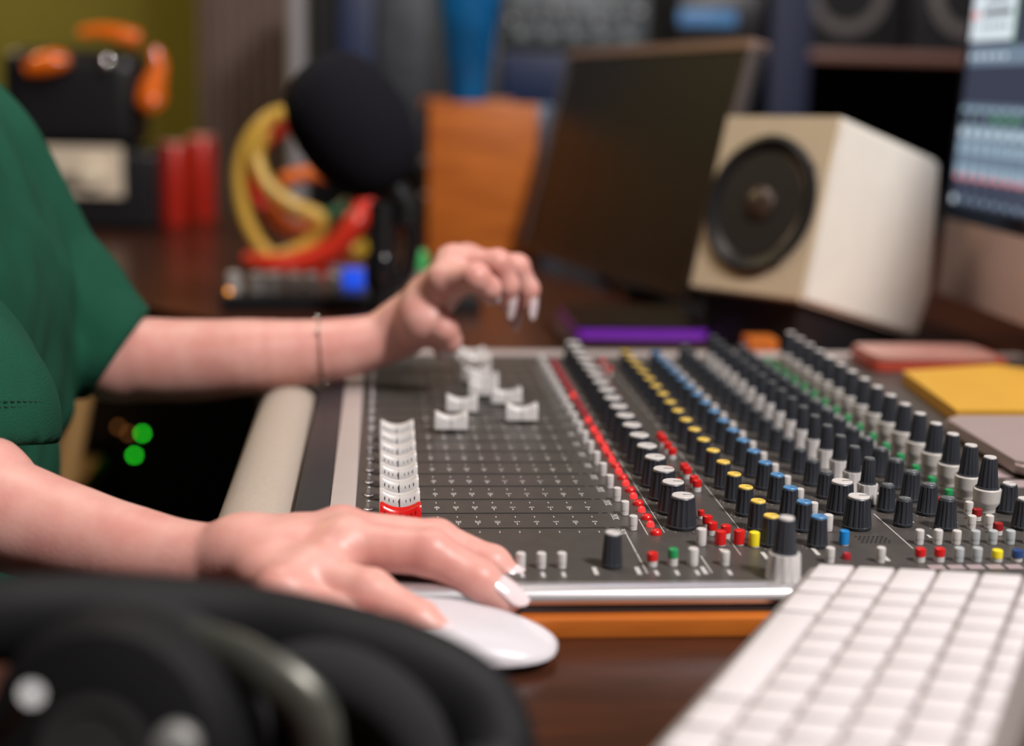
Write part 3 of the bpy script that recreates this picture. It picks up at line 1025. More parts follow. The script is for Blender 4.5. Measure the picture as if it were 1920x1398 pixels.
# head with face
Fb.ell((-0.305, 0.99, 0.45), (0.090, 0.072, 0.108), 0.02)
Fb.ell((-0.268, 0.99, 0.385), (0.055, 0.050, 0.050), 0.03)
Fb.cone((-0.222, 0.99, 0.455), (-0.205, 0.99, 0.425), 0.010, 0.012, 0.012)
Fb.ell((-0.218, 0.99, 0.392), (0.012, 0.022, 0.010), 0.008)
for s in (-1, 1):
    Fb.ell((-0.305, 0.99 + s * 0.075, 0.44), (0.022, 0.010, 0.032), 0.006)
    Fb.ell((-0.226, 0.99 + s * 0.030, 0.462), (0.010, 0.014, 0.009), 0.006)
Vb, Qb = Fb.mesh('b')
V = np.concatenate([Vr, Vl, Vb]); Q = np.concatenate([Qr, Ql + len(Vr), Qb + len(Vr) + len(Vl)])
me = np_mesh('person', V, Q)
person = link('person', me, M_skin, smooth=True)
tag(person, 'person in a green t-shirt, one hand on the mouse, other hand above the console', 'person')

# shirt
Fs = Field((-0.60, 0.68, -0.40), (-0.13, 1.30, 0.30), 0.0040)
def shirt_outer(F, g=0.0):
    F.cone((-0.335, 0.93, 0.075), (-0.335, 1.05, 0.075), 0.116 + g, 0.116 + g, 0.03)
    F.cone((-0.337, 0.95, -0.06), (-0.337, 1.05, -0.06), 0.116 + g, 0.116 + g, 0.07)
    F.cone((-0.355, 0.93, -0.28), (-0.355, 1.06, -0.28), 0.120 + g, 0.120 + g, 0.07)
    F.cone((-0.335, 0.86, 0.175), (-0.325, 1.14, 0.175), 0.060 + g, 0.060 + g, 0.05)
shirt_outer(Fs)
# far sleeve
ls = [V3(-45, 300, 1.13), V3(30, 440, 1.13), V3(125, 562, 1.12), V3(222, 667, 1.112)]
Fs.chain(ls, [0.052, 0.047, 0.044, 0.0425], 0.012)
# near sleeve
Fs.cone((-0.350, 0.835, 0.17), (-0.252, 0.80, 0.045), 0.062, 0.074, 0.03)
Fs.cone((-0.252, 0.80, 0.045), (-0.247, 0.80, -0.01), 0.074, 0.074, 0.004)
# soft folds in the cloth
g = Fs._grid((slice(None),) * 3)
fold = 0.0016 * np.sin(55 * g[0] - 38 * g[2] + 9 * np.sin(12 * g[1])) * np.sin(17 * g[2] + 23 * g[1]) + 0.0007 * np.sin(120 * g[2] + 60 * g[0] + 4 * np.sin(30 * g[1]))
Fs.F += fold.astype(np.float32)
# openings: far sleeve end
e = np.array(V3(222, 667, 1.112)); dd = np.array(V3(265, 600, 1.112)) - np.array(V3(178, 728, 1.112)); dd = dd / np.linalg.norm(dd)
nrm = np.cross(dd, np.array([0, 1.0, 0])); nrm = nrm / np.linalg.norm(nrm)
if nrm[0] < 0: nrm = -nrm
Fs.halfspace_cut(e, nrm, (-0.25, 1.02, -0.10), (-0.13, 1.25, 0.10))
# near sleeve end
Fs.halfspace_cut((-0.25, 0.80, 0.0305), (0.0, -0.23, -1.0), (-0.36, 0.68, -0.10), (-0.165, 0.878, 0.055))
Fs.cone((-0.258, 0.802, 0.062), (-0.250, 0.80, -0.02), 0.058, 0.068, 0.0, op='s')
# hem at the waist
Fs.halfspace_cut((0, 0, -0.33), (0, 0, -1), (-0.60, 0.68, -0.42), (-0.13, 1.30, -0.25))
Vs, Qs = Fs.mesh('s')
shirt = link('t_shirt', np_mesh('t_shirt', Vs, Qs), M_shirt, person, smooth=True)
shirt['label'] = 'dark green short-sleeved t-shirt'
# stitched hem lines on the near sleeve
b = bmesh.new()
for zz in (0.0515, 0.0545):
    for k in range(40):
        a = -1.9 + k * 0.06
        rr = 0.0745
        c0 = Vector((-0.2525, 0.80, zz)); p = c0 + Vector((rr * math.cos(a), rr * math.sin(a), -0.23 * rr * math.sin(a)))
        q = c0 + Vector((rr * math.cos(a + 0.035), rr * math.sin(a + 0.035), -0.23 * rr * math.sin(a + 0.035)))
        add_tube(b, [p, q], 0.0004, 5)
st = bm_obj('hem_stitching', b, mat('dark_thread', (0.005, 0.045, 0.028), 0.9), person)
# trousers
Ft = Field((-0.60, 0.72, -0.78), (0.20, 1.28, -0.18), 0.009)
Ft.cone((-0.37, 0.93, -0.30), (-0.37, 1.07, -0.30), 0.118, 0.118, 0.06)
for s in (-1, 1):
    y = 1.0 + s * 0.09
    Ft.cone((-0.36, y, -0.33), (0.05, y + s * 0.03, -0.30), 0.088, 0.066, 0.03)
    Ft.cone((0.05, y + s * 0.03, -0.30), (0.04, y + s * 0.04, -0.68), 0.062, 0.050, 0.02)
Vt, Qt = Ft.mesh('t')
link('trousers', np_mesh('trousers', Vt, Qt), M_trouser, person, smooth=True)
Fh = Field((-0.48, 0.85, 0.20), (-0.18, 1.13, 0.62), 0.006)
Fh.ell((-0.325, 0.99, 0.468), (0.092, 0.084, 0.112), 0.01)
Fh.cone((-0.385, 0.99, 0.42), (-0.40, 0.99, 0.27), 0.060, 0.045, 0.03)
Fh.cone((-0.19, 0.99, 0.44), (-0.215, 0.99, 0.35), 0.055, 0.06, 0.01, op='s')
Vh, Qh = Fh.mesh('h')
link('hair', np_mesh('hair', Vh, Qh), M_hair, person, smooth=True)
# eyes
for s in (-1, 1):
    b = bmesh.new(); bmesh.ops.create_uvsphere(b, u_segments=12, v_segments=8, radius=0.0085, matrix=Matrix.Translation((-0.224, 0.99 + s * 0.030, 0.462)))
    bm_obj('eye', b, mat('eye_white', (0.7, 0.68, 0.66), 0.2), person, smooth=True)
    b = bmesh.new(); bmesh.ops.create_uvsphere(b, u_segments=12, v_segments=8, radius=0.0045, matrix=Matrix.Translation((-0.2188, 0.99 + s * 0.030, 0.461)))
    bm_obj('iris', b, mat('dark_iris', (0.03, 0.02, 0.015), 0.1), person, smooth=True)


def nail(tip, prev, r, length, up, width=None):
    """curved plate on the back of the last joint, running past the fingertip"""
    T = Vector(tip); D = (T - Vector(prev)).normalized(); U = (Vector(up) - D * Vector(up).dot(D)).normalized(); S = D.cross(U)
    bmx = bmesh.new(); nu, nv = 8, 8; wd = width or r * 0.82
    grid = []
    for i in range(nv + 1):
        t = i / nv
        along = -r * 0.9 + t * length
        half = wd * (1 - 0.15 * (1 - t)) * math.sqrt(max(0.05, 1 - max(0, (t - 0.55) / 0.47) ** 2))
        row = []
        for j in range(nu + 1):
            a = (-1 + 2 * j / nu)
            x = a * half; h = r * 1.06 * math.sqrt(max(0, 1 - (x / (r * 1.2)) ** 2)) + 0.0006 - 0.0022 * t * t * (length / 0.015)
            row.append(T + D * along + S * x + U * h)
        grid.append(row)
    top = [[bmx.verts.new(p) for p in row] for row in grid]; bot = [[bmx.verts.new(p - U * 0.0009) for p in row] for row in grid]
    for i in range(nv):
        for j in range(nu):
            bmx.faces.new((top[i][j], top[i][j + 1], top[i + 1][j + 1], top[i + 1][j])); bmx.faces.new((bot[i][j], bot[i + 1][j], bot[i + 1][j + 1], bot[i][j + 1]))
    for j in range(nu):
        bmx.faces.new((top[0][j], bot[0][j], bot[0][j + 1], top[0][j + 1])); bmx.faces.new((top[nv][j], top[nv][j + 1], bot[nv][j + 1], bot[nv][j]))
    for i in range(nv):
        bmx.faces.new((top[i][0], top[i + 1][0], bot[i + 1][0], bot[i][0])); bmx.faces.new((top[i][nu], bot[i][nu], bot[i + 1][nu], top[i + 1][nu]))
    return bm_obj('fingernail', bmx, M_nail, person, smooth=True)


for nm, up, ln in (('index', (0.6, -0.7, 1), 0.018), ('middle', (0.6, -0.7, 1), 0.017), ('ring', (0.7, -0.9, 0.7), 0.017), ('little', (0.4, -0.4, 1), 0.012), ('thumb', (0, 0, 1), 0.012)):
    P, R = fing_r[nm]; nail(P[3], P[2], R[3], ln, up)
for nm, up, ln in (('index', (1, -0.5, 0.2), 0.010), ('middle', (0.75, -0.75, 0.1), 0.018), ('ring', (0.8, -0.7, 0.1), 0.018), ('little', (1, -0.3, 0), 0.014), ('thumb', (0.3, -1, 0), 0.010)):
    P, R = fing_l[nm]; nail(P[3], P[2], R[3], ln, up)

# bracelet around the left forearm
br = empty('bracelet', V3(603, 660, 1.10)); tag(br, 'thin silver chain bracelet with small shiny beads on the left wrist', 'bracelet')
c0 = Vector(V3(603, 657, 1.10)); ax = (Vector(V3(700, 640, 1.10)) - Vector(V3(500, 668, 1.10))).normalized()
u = Vector((0, 1, 0)); v_ = ax.cross(u).normalized()
b = bmesh.new(); pts = [c0 + ax * 0.002 * math.sin(a) + (u * math.cos(a) + v_ * math.sin(a)) * 0.0252 for a in [2 * PI * i / 48 for i in range(48)]]
add_tube(b, [p - br.location for p in pts], 0.0005, 6, True)
bm_obj('chain', b, mat('dark_silver', (0.25, 0.23, 0.22), 0.3, 1.0), br, smooth=True)
M_bead = mat('bright_silver', (0.95, 0.93, 0.9), 0.12, 1.0)
for a in (-2.05, -1.75, -1.60, -1.0, -0.7, 0.4, 1.2, 2.4):
    p = c0 + (u * math.cos(a + PI) * 0 + u * math.cos(a) + v_ * math.sin(a)) * 0.0256
    b = bmesh.new(); bmesh.ops.create_uvsphere(b, u_segments=12, v_segments=8, radius=0.0015, matrix=Matrix.Translation(p - br.location)); bm_obj('bead', b, M_bead, br, smooth=True)

# stool under the person
stool = empty('studio_stool', (-0.38, 1.0, FLOOR)); tag(stool, 'round black stool the person in the green t-shirt sits on', 'stool')
lathe('seat', [(0.16, 0.345), (0.175, 0.35), (0.18, 0.375), (0.165, 0.39)], M_trouser, stool, (0, 0, -0.10))
lathe('column', [(0.025, 0.03), (0.025, 0.26)], M_satinblack, stool, (0, 0, 0))
lathe('base', [(0.20, 0.0), (0.20, 0.012), (0.04, 0.04)], M_satinblack, stool)

# ================================================================== HEADPHONES (foreground)
M_hpblack = mat('headphone_black', (0.006, 0.006, 0.007), 0.65, 0, 0.25)
hp = empty('headphones', (-0.045, 0.47, DESK)); tag(hp, 'black over-ear headphones lying in the near left corner, out of focus', 'headphones')
def hpt(px, py, Y):
    return Vector(V3(px, py, Y)) - Vector(hp.location)
band = [hpt(-160, 1200, .46), hpt(0, 1165, .47), hpt(220, 1165, .48), hpt(430, 1184, .485), hpt(610, 1215, .48), hpt(770, 1262, .475), hpt(880, 1325, .47), hpt(925, 1410, .46), hpt(915, 1470, .45)]
tube('headband', band, [0.008, 0.010, 0.0115, 0.012, 0.012, 0.012, 0.0115, 0.010, 0.009], M_hpblack, hp, 16, sub=8, sx=1.5, up=Vector((0, 1, 0)))
def earcup(c, axis, R, depth):
    c = Vector(c); axis = Vector(axis).normalized()
    q = Vector((0, 0, 1)).rotation_difference(axis).to_matrix().to_4x4(); Mx = Matrix.Translation(c) @ q
    e1 = lathe('ear_cup', [(R * 0.55, -depth), (R * 0.85, -depth * 0.85), (R * 0.98, -depth * 0.4), (R, 0), (R * 0.9, 0.002)], M_hpblack, hp, n=36, M=Mx)
    b = bmesh.new(); k = 36; P = [Vector(((R * 0.78) * math.cos(2 * PI * i / k), (R * 0.78) * math.sin(2 * PI * i / k), 0.010)) for i in range(k)]
    add_tube(b, P, R * 0.27, 12, True, up=Vector((0, 0, 1)))
    bmesh.ops.transform(b, matrix=Mx, verts=b.verts)
    bm_obj('ear_pad', b, M_trouser, hp, smooth=True)
    lathe('badge_ring', [(R * 0.42, -depth * 1.02), (R * 0.42, -depth * 1.06), (R * 0.34, -depth * 1.07), (R * 0.34, -depth * 0.95)], mat('dark_ring', (0.03, 0.03, 0.03), 0.5), hp, n=30, M=Mx)
earcup(hpt(230, 1390, .45), (0.25, 1.0, -0.25), 0.044, 0.022)
earcup(hpt(640, 1400, .475), (-0.35, -1.0, -0.1), 0.042, 0.020)
tube('band_highlight', [hpt(290, 1200, .46), hpt(400, 1215, .45), hpt(500, 1262, .44), hpt(580, 1330, .435), hpt(600, 1420, .435)], 0.0045, mat('olive_grey_highlight', (0.10, 0.10, 0.085), 0.35, 0.5), hp, 10, sx=1.8)  # olive-grey highlight on the headphones drawn as a paler tube
tube('cable', [hpt(60, 1300, .40), hpt(30, 1340, .41), hpt(-60, 1420, .42), hpt(-200, 1500, .43)], 0.003, M_satinblack, hp, 8)
lathe('pivot', [(0.007, -0.003), (0.007, 0.003), (0.005, 0.0045)], mat('dull_silver', (0.30, 0.30, 0.29), 0.5, 0.5), hp, n=24, M=Matrix.Translation(hpt(330, 1400, .415)) @ Matrix.Rotation(PI / 2 * 0.9, 4, 'X'))
# ================================================================== SPEAKER (white cube monitor)
so = Vector((0.3816, 1.3018, 0.0407))
def rotm(y, a, c):
    return Matrix.Rotation(y, 4, 'Z') @ Matrix.Rotation(c, 4, 'Y') @ Matrix.Rotation(a, 4, 'X')
MS = Matrix.Translation(so) @ rotm(-0.9838, -0.2727, -0.0288)
spk = empty('monitor_speaker', so); spk.rotation_mode = 'QUATERNION'; spk.rotation_quaternion = rotm(-0.9838, -0.2727, -0.0288).to_quaternion()
tag(spk, 'small white cube studio speaker with one black cone, tilted back beside the large computer screen', 'speaker')
M_spkside = mat('cream_white_cabinet', (0.80, 0.76, 0.68), 0.35)
M_spkfront = mat('beige_baffle', (0.58, 0.47, 0.33), 0.5)
b = bmesh.new(); WD = 0.142
prof = [(0.002, 0.0), (0.186, 0.0), (0.194, 0.049), (0.163, 0.174), (0.002, 0.174)]
add_prism(b, [(y, z) for y, z in prof], -WD, 0, Matrix(((0, 0, 1, 0), (1, 0, 0, 0), (0, 1, 0, 0), (0, 0, 0, 1))))
bmesh.ops.bevel(b, geom=list(b.edges), offset=0.004, segments=3, affect='EDGES')
bm_obj('cabinet', b, M_spkside, spk, smooth=True)
b = bmesh.new()
add_box(b, -WD + 0.001, -0.001, 0.0, 0.004, 0.001, 0.173, 0.001)
bm_obj('baffle', b, M_spkfront, spk)
MF = Matrix.Translation((-0.0725, -0.0005, 0.087)) @ Matrix.Rotation(PI / 2, 4, 'X')
lathe('surround', [(0.067, 0.0), (0.067, 0.004), (0.062, 0.006), (0.056, 0.003), (0.052, 0.0005)], M_blackpl, spk, n=48, M=MF, cap=False)
lathe('driver_cone', [(0.051, 0.0015), (0.045, -0.0005 + 0.001), (0.018, 0.0005)], mat('dark_paper_cone', (0.016, 0.014, 0.014), 0.45), spk, n=40, M=MF)
lathe('dust_cap', [(0.018, 0.0005), (0.015, 0.0045), (0.009, 0.0065), (0.002, 0.0072)], mat('brown_dust_cap', (0.05, 0.030, 0.022), 0.3), spk, n=28, M=MF)
for a in (0.6, 2.2, 3.7, 5.3):
    lathe('screw', [(0.0022, 0.0), (0.0022, 0.0015), (0.0012, 0.002)], M_blackpl, spk, n=10, M=MF @ Matrix.Translation((0.067 * math.cos(a), 0.067 * math.sin(a), 0)))
# stand below the speaker
stn = empty('speaker_stand', (0.42, 1.40, DESK)); tag(stn, 'low black wedge stand holding up the tilted white speaker', 'speaker stand')
b = bmesh.new()
tops = [MS @ Vector(p) for p in ((-WD + 0.012, 0.012, -0.001), (-0.012, 0.012, -0.001), (-0.012, 0.172, -0.001), (-WD + 0.012, 0.172, -0.001))]
vt = [b.verts.new(p - stn.location) for p in tops]; vb = [b.verts.new((p.x - stn.location.x, p.y - stn.location.y, 0)) for p in tops]
b.faces.new(vt); b.faces.new(list(reversed(vb)))
for i in range(4):
    j = (i + 1) % 4; b.faces.new((vb[i], vb[j], vt[j], vt[i]))
bm_obj('wedge', b, M_blackpl, stn)
o = box('wooden_block', 0.335, 0.362, 1.345 - 0.05, 1.375 - 0.05, DESK + 0.0098, 0.006, M_orangewood, None, 0.001)
o.location = (0, 0, 0)
tag(o, 'small orange wooden block in the shade just in front of the speaker stand', 'wooden block')

# ================================================================== iMac-like computer
cx = 0.592
im = empty('desktop_computer', (cx + 0.12, 1.25, DESK)); tag(im, 'all-in-one computer at the right edge with a glowing audio mixing screen and rose-grey chin', 'computer')
tl = math.radians(2.2)
def imat():
    return Matrix.Translation((-0.12, 0, 0.043)) @ Matrix.Rotation(tl, 4, 'Y')
MI = imat()   # local: y along width (-y towards camera), z up from chin bottom; screen faces -x
def ibox(name, x0, x1, y0, y1, z0, z1, m, par=None, bev=0.0):
    bmx = bmesh.new(); add_box(bmx, x0, x1, y0, y1, z0, z1, bev, 2); bmesh.ops.transform(bmx, matrix=MI, verts=bmx.verts)
    return bm_obj(name, bmx, m, par or im)
Y1, Y0 = 0.262, -0.32
ibox('chin', 0, 0.006, Y0, Y1, 0.0, 0.0795, M_chin, bev=0.001)
sc = ibox('bezel', 0, 0.006, Y0, Y1, 0.0795, 0.42, M_glossblack, bev=0.001)
# swollen back
b = bmesh.new(); add_box(b, 0.0065, 0.045, Y0 + 0.03, Y1 - 0.03, 0.03, 0.39, 0.02, 4); bmesh.ops.transform(b, matrix=MI, verts=b.verts); bm_obj('back_shell', b, M_alu, im, smooth=True)
b = bmesh.new(); add_box(b, -0.10, 0.10, -0.12, 0.08, 0.0, 0.005, 0.002); add_box(b, 0.055 - 0.12 + 0.05, 0.065 - 0.12 + 0.05, -0.08, 0.04, 0.004, 0.20)
bm_obj('stand', b, M_alu, im)
E_bg = glow('screen_slate', (0.040, 0.046, 0.075), 1.0)
E_pale = glow('screen_pale_blue', (0.30, 0.42, 0.52), 1.0)
E_mid = glow('screen_grey_blue', (0.16, 0.22, 0.30), 1.0)
E_white = glow('screen_white', (0.62, 0.70, 0.76), 1.1)
E_dark = glow('screen_dark', (0.015, 0.018, 0.030), 1.0)
E_red = glow('screen_red', (0.85, 0.12, 0.10), 1.2)
E_green = glow('screen_green', (0.05, 0.30, 0.10), 1.0)
SY1 = 0.2505      # far edge of the lit picture
scr = bmesh.new()
def sheet(name, rects, m, depth):
    bmx = bmesh.new()
    for y0, y1, z0, z1 in rects:
        vs = [bmx.verts.new((-depth, y, z)) for y, z in ((y0, z0), (y0, z1), (y1, z1), (y1, z0))]; bmx.faces.new(vs)
    bmesh.ops.transform(bmx, matrix=MI, verts=bmx.verts)
    return bmx
ZB = 0.021   # chin bottom world height; local z = world z - ZB
disp = bm_obj('screen', sheet('s', [(Y0 + 0.012, SY1, 0.0965, 0.405)], None, 0.0004), E_bg, im)
def sc_part(name, rects, m, dp):
    return bm_obj(name, sheet(name, rects, m, dp), m, disp)
P_ = 0.0252
yc = [0.253 - P_ * k for k in range(22)]
sc_part('channel_strips', [(y - P_ + 0.0030, y - 0.0022 if k else SY1 - 0.001, 0.124, 0.196) for k, y in enumerate(yc)], E_pale, 0.0006)
sc_part('channel_strips', [(y - P_ + 0.0030, y - 0.0030, 0.138, 0.150) for y in yc], E_mid, 0.0008)
sc_part('channel_strips', [(y - P_ + 0.0030, y - 0.0030, 0.160, 0.165) for y in yc], E_mid, 0.0008)
sc_part('channel_names', [(y - P_ + 0.004, y - 0.005, 0.177, 0.192) for y in yc], E_dark, 0.0008)
sc_part('channel_names', [(y - P_ + 0.008, y - 0.009, 0.181, 0.189) for y in yc[3:6]], E_green, 0.0009)
sc_part('pan_dials', [(y - P_ / 2 - 0.004, y - P_ / 2 + 0.004, 0.167, 0.173) for y in yc], E_white, 0.0009)
sc_part('peak_marks', [(y - P_ / 2 - 0.0035, y - P_ / 2 + 0.0035, 0.1225, 0.1285) for y in yc], E_red, 0.0009)
sc_part('level_meters', [(y - P_ + 0.0010, y - P_ + 0.0022, 0.100, 0.122) for y in yc], E_mid, 0.0007)
sc_part('level_meters', [(y - P_ / 2 - 0.003, y - P_ / 2 + 0.003, 0.100, 0.105) for y in yc], E_pale, 0.0008)
sc_part('status_light', [(SY1 - 0.010, SY1 - 0.001, 0.0985, 0.1055)], E_white, 0.0010)
sc_part('top_rule', [(Y0 + 0.012, SY1 - 0.002, 0.1975, 0.1990)], E_mid, 0.0007)
sc_part('plugin_window', [(0.145, SY1, 0.262, 0.335)], E_white, 0.0007)
sc_part('plugin_window', [(0.143, 0.1455, 0.255, 0.335)], E_green, 0.0008)
sc_part('plugin_rows', [(0.155, 0.225, 0.286, 0.292), (0.165, 0.22, 0.300, 0.304)] + [(0.16 + 0.012 * k, 0.166 + 0.012 * k, 0.273, 0.278) for k in range(6)], E_dark, 0.0009)
sc_part('plugin_rows', [(0.236, 0.246, 0.284, 0.291)], E_red, 0.0010)
sc_part('toolbar', [(Y0 + 0.012, SY1 - 0.004, 0.238, 0.256)], E_mid, 0.0006)
sc_part('toolbar', [(0.235 - 0.02 * k, 0.243 - 0.02 * k, 0.244, 0.249) for k in range(5)], E_white, 0.0009)

# ================================================================== big dark flat monitor facing the operator
mon = empty('computer_monitor', (0.32, 1.84, DESK)); tag(mon, 'large switched-off flat monitor with a thin bright rim, leaning back behind the white speaker', 'monitor')
A_, B2, C2, D2_ = Vector((0.1985, 2.10, -0.006)), Vector((0.3330, 1.58, 0.000)), Vector((0.4305, 1.58, 0.2849)), Vector((0.2707, 2.10, 0.2763))
C2 = B2 + (D2_ - A_) * 1.0
Ux = (B2 - A_).normalized(); Uz = (D2_ - A_); Hm = Uz.length; Uz = (Uz - Ux * Uz.dot(Ux)).normalized(); Un = Uz.cross(Ux).normalized()
Wm = (B2 - A_).length
MM = Matrix(((Ux.x, Uz.x, Un.x, A_.x), (Ux.y, Uz.y, Un.y, A_.y), (Ux.z, Uz.z, Un.z, A_.z), (0, 0, 0, 1)))
if (MM.to_3x3() @ Vector((0, 0, 1))).x > 0:
    Un = -Un; MM = Matrix(((Ux.x, Uz.x, Un.x, A_.x), (Ux.y, Uz.y, Un.y, A_.y), (Ux.z, Uz.z, Un.z, A_.z), (0, 0, 0, 1)))
MMo = Matrix.Translation(-Vector(mon.location)) @ MM
def mbox(name, x0, x1, y0, y1, z0, z1, m, bev=0):
    bmx = bmesh.new(); add_box(bmx, x0, x1, y0, y1, z0, z1, bev); bmesh.ops.transform(bmx, matrix=MMo, verts=bmx.verts); return bm_obj(name, bmx, m, mon)
mbox('rear_case', 0, Wm, 0, Hm, -0.022, -0.002, M_blackpl, 0.003)
mbox('screen', 0.010, Wm - 0.004, 0.014, Hm - 0.010, -0.002, 0.0005, mat('dark_glass', (0.012, 0.009, 0.008), 0.42, 0, 0.35))
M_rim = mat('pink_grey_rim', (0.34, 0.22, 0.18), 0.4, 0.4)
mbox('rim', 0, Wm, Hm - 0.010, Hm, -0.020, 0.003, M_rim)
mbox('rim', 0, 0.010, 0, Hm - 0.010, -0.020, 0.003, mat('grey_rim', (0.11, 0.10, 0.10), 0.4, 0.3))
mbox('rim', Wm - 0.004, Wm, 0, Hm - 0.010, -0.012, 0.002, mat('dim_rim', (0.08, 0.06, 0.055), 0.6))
mbox('rim', 0.010, Wm - 0.010, 0, 0.014, -0.020, 0.003, M_blackpl)
box('foot', -0.03, 0.16, -0.12, 0.12, 0, 0.012, M_blackpl, mon, 0.003)
# orange-sided rack
rk = empty('gear_case', (0.145, 2.35, DESK)); tag(rk, 'desktop equipment case with an orange wooden side panel, below the blue cup', 'equipment case')
box('side_panel', -0.078, 0.080, -0.20, -0.185, 0, 0.222, M_orangewood, rk, 0.002)
box('case', -0.070, 0.078, -0.185, 0.22, 0, 0.216, M_blackpl, rk, 0.002)
box('side_panel', -0.078, 0.080, 0.22, 0.235, 0, 0.222, M_orangewood, rk, 0.002)
for k in range(4):
    z = 0.012 + 0.050 * k
    box('rack_unit', -0.079, -0.070, -0.180, 0.215, z, z + 0.046, M_satinblack, rk, 0.001)
    for yy in ((-0.165,) if k in (1, 2) else ()):
        lathe('dial', [(0.0035, 0), (0.0030, 0.006), (0.0015, 0.008)], M_silver, rk, n=16, M=Matrix.Translation((-0.079, yy, z + 0.023)) @ Matrix.Rotation(-PI / 2, 4, 'Y'))
# white edge lit blue beside it; the book's colour stands for that light
o = box('blue_lit_book', 0.228, 0.262, 2.17, 2.36, DESK, 0.196, mat('blue_lit_cover', (0.30, 0.42, 0.58), 0.5), None, 0.002)
tag(o, 'standing book with blue light put into its pale colour, between the orange case and the dark monitor', 'book')
# blue cup
cup = empty('blue_cup', (0.127, 2.24, DESK + 0.222)); tag(cup, 'tall tapered bright blue cup standing on the orange-sided equipment case', 'cup')
lathe('vessel', [(0.026, 0), (0.028, 0.003), (0.047, 0.150), (0.050, 0.172), (0.047, 0.172), (0.044, 0.150), (0.025, 0.006)], mat('blue_plastic', (0.010, 0.16, 0.42), 0.3, 0, 0.5, 0.4, 14), cup, n=36)
b = bmesh.new()
for k in range(5):
    a = k * 1.25; add_tube(b, [Vector((0.02 * math.cos(a), 0.02 * math.sin(a), 0.10)), Vector((0.040 * math.cos(a), 0.040 * math.sin(a), 0.20))], 0.004, 8)
bm_obj('pens', b, mat('green_pen', (0.04, 0.25, 0.12), 0.4), cup)

# ================================================================== MICROPHONE
mc = Vector(V3(660, 236, 1.5))
mic = empty('microphone', (mc.x + 0.035, 1.5, DESK)); tag(mic, 'studio microphone with a large black foam windscreen on a short black stand', 'microphone')
ml = mc - Vector(mic.location)
axd = (Vector(V3(725, 335, 1.5)) - Vector(V3(592, 140, 1.5))).normalized()
qm = Vector((0, 0, 1)).rotation_difference(-axd).to_matrix().to_4x4()
prof = [(0.006, -0.072), (0.022, -0.071), (0.036, -0.064), (0.049, -0.045), (0.0575, -0.015), (0.0580, 0.010), (0.054, 0.035), (0.043, 0.058), (0.027, 0.070), (0.010, 0.0745)]
lathe('foam_windscreen', [(r, z) for r, z in prof], M_foam, mic, n=48, M=Matrix.Translation(ml) @ qm)
p1 = ml + axd * 0.066
tube('mic_body', [p1, p1 + axd * 0.03, p1 + axd * 0.030 + Vector((0, 0, -0.02))], 0.013, M_satinblack, mic, 20, sub=4)
ex = Vector(V3(716, 400, 1.5)) - Vector(mic.location)
tube('stand_pole', [Vector((ex.x, 0, 0.13)), Vector((ex.x, 0, 0.08)), Vector((ex.x, 0, 0.008))], 0.0125, M_satinblack, mic, 20, sub=4)
lathe('collar', [(0.016, 0.0), (0.017, 0.004), (0.017, 0.030), (0.015, 0.033)], M_glossblack, mic, (ex.x, 0, 0.045))
tube('bracket', [Vector((ex.x + 0.012, 0, 0.135)), Vector((ex.x + 0.030, 0.0, 0.10)), Vector((ex.x + 0.026, 0, 0.06)), Vector((ex.x + 0.008, 0, 0.045))], 0.008, M_glossblack, mic, 12)
lathe('base', [(0.045, 0), (0.045, 0.006), (0.020, 0.012)], M_satinblack, mic, (ex.x, 0, 0))

# ================================================================== coloured tube sculpture
tw = empty('tube_sculpture', (-0.10, 1.95, DESK)); tag(tw, 'looping yellow, orange and red glossy tube ornament on the desk behind the microphone', 'ornament')
def tp(px, py, Y=1.95):
    return Vector(V3(px, py, Y)) - Vector(tw.location)
MY = mat('yellow_gloss_tube', (0.68, 0.42, 0.07), 0.3); MRd = mat('red_gloss_tube', (0.62, 0.03, 0.012), 0.3); MOr = mat('orange_gloss_tube', (0.75, 0.17, 0.03), 0.3)
tube('yellow_loop', [tp(560, 208), tp(510, 218), tp(468, 262), tp(449, 325), tp(456, 395), tp(480, 450), tp(512, 486)], 0.0095, MY, tw, 14)
tube('yellow_loop', [tp(497, 245, 1.93), tp(480, 290, 1.93), tp(500, 345, 1.92), tp(550, 385, 1.92), tp(598, 408, 1.92), tp(590, 445, 1.93), tp(550, 472, 1.93), tp(505, 488, 1.94)], 0.0098, MY, tw, 14)
tube('red_loop', [tp(570, 236, 1.98), tp(520, 246, 1.98), tp(482, 285, 1.98), tp(470, 340, 1.98), tp(490, 385, 1.98), tp(530, 420, 1.98), tp(565, 440, 1.98)], 0.009, MRd, tw, 14)
tube('red_loop', [tp(462, 486, 1.92), tp(510, 496, 1.90), tp(570, 490, 1.90), tp(630, 462, 1.90), tp(668, 415, 1.90), tp(690, 380, 1.92)], [0.010, 0.013, 0.0155, 0.016, 0.015, 0.012], MRd, tw, 14)
tube('orange_loop', [tp(528, 338, 1.97), tp(570, 326, 1.97), tp(620, 330, 1.97), tp(668, 360, 1.97), tp(695, 392, 1.97)], 0.010, MOr, tw, 14)
tube('orange_loop', [tp(500, 385, 1.96), tp(525, 415, 1.96), tp(560, 432, 1.96), tp(600, 425, 1.96)], 0.012, MOr, tw, 14)
tube('green_loop', [tp(600, 405, 1.99), tp(630, 398, 1.99), tp(655, 380, 1.99)], 0.008, mat('green_gloss_tube', (0.03, 0.14, 0.07), 0.3), tw, 12)
tube('yellow_knob', [tp(640, 455, 1.97), tp(668, 470, 1.97), tp(690, 462, 1.97)], 0.012, mat('mustard_gloss', (0.45, 0.30, 0.02), 0.3), tw, 12)
lathe('base', [(0.055, 0), (0.055, 0.006), (0.03, 0.010)], MRd, tw, (0.012, 0.0, 0))

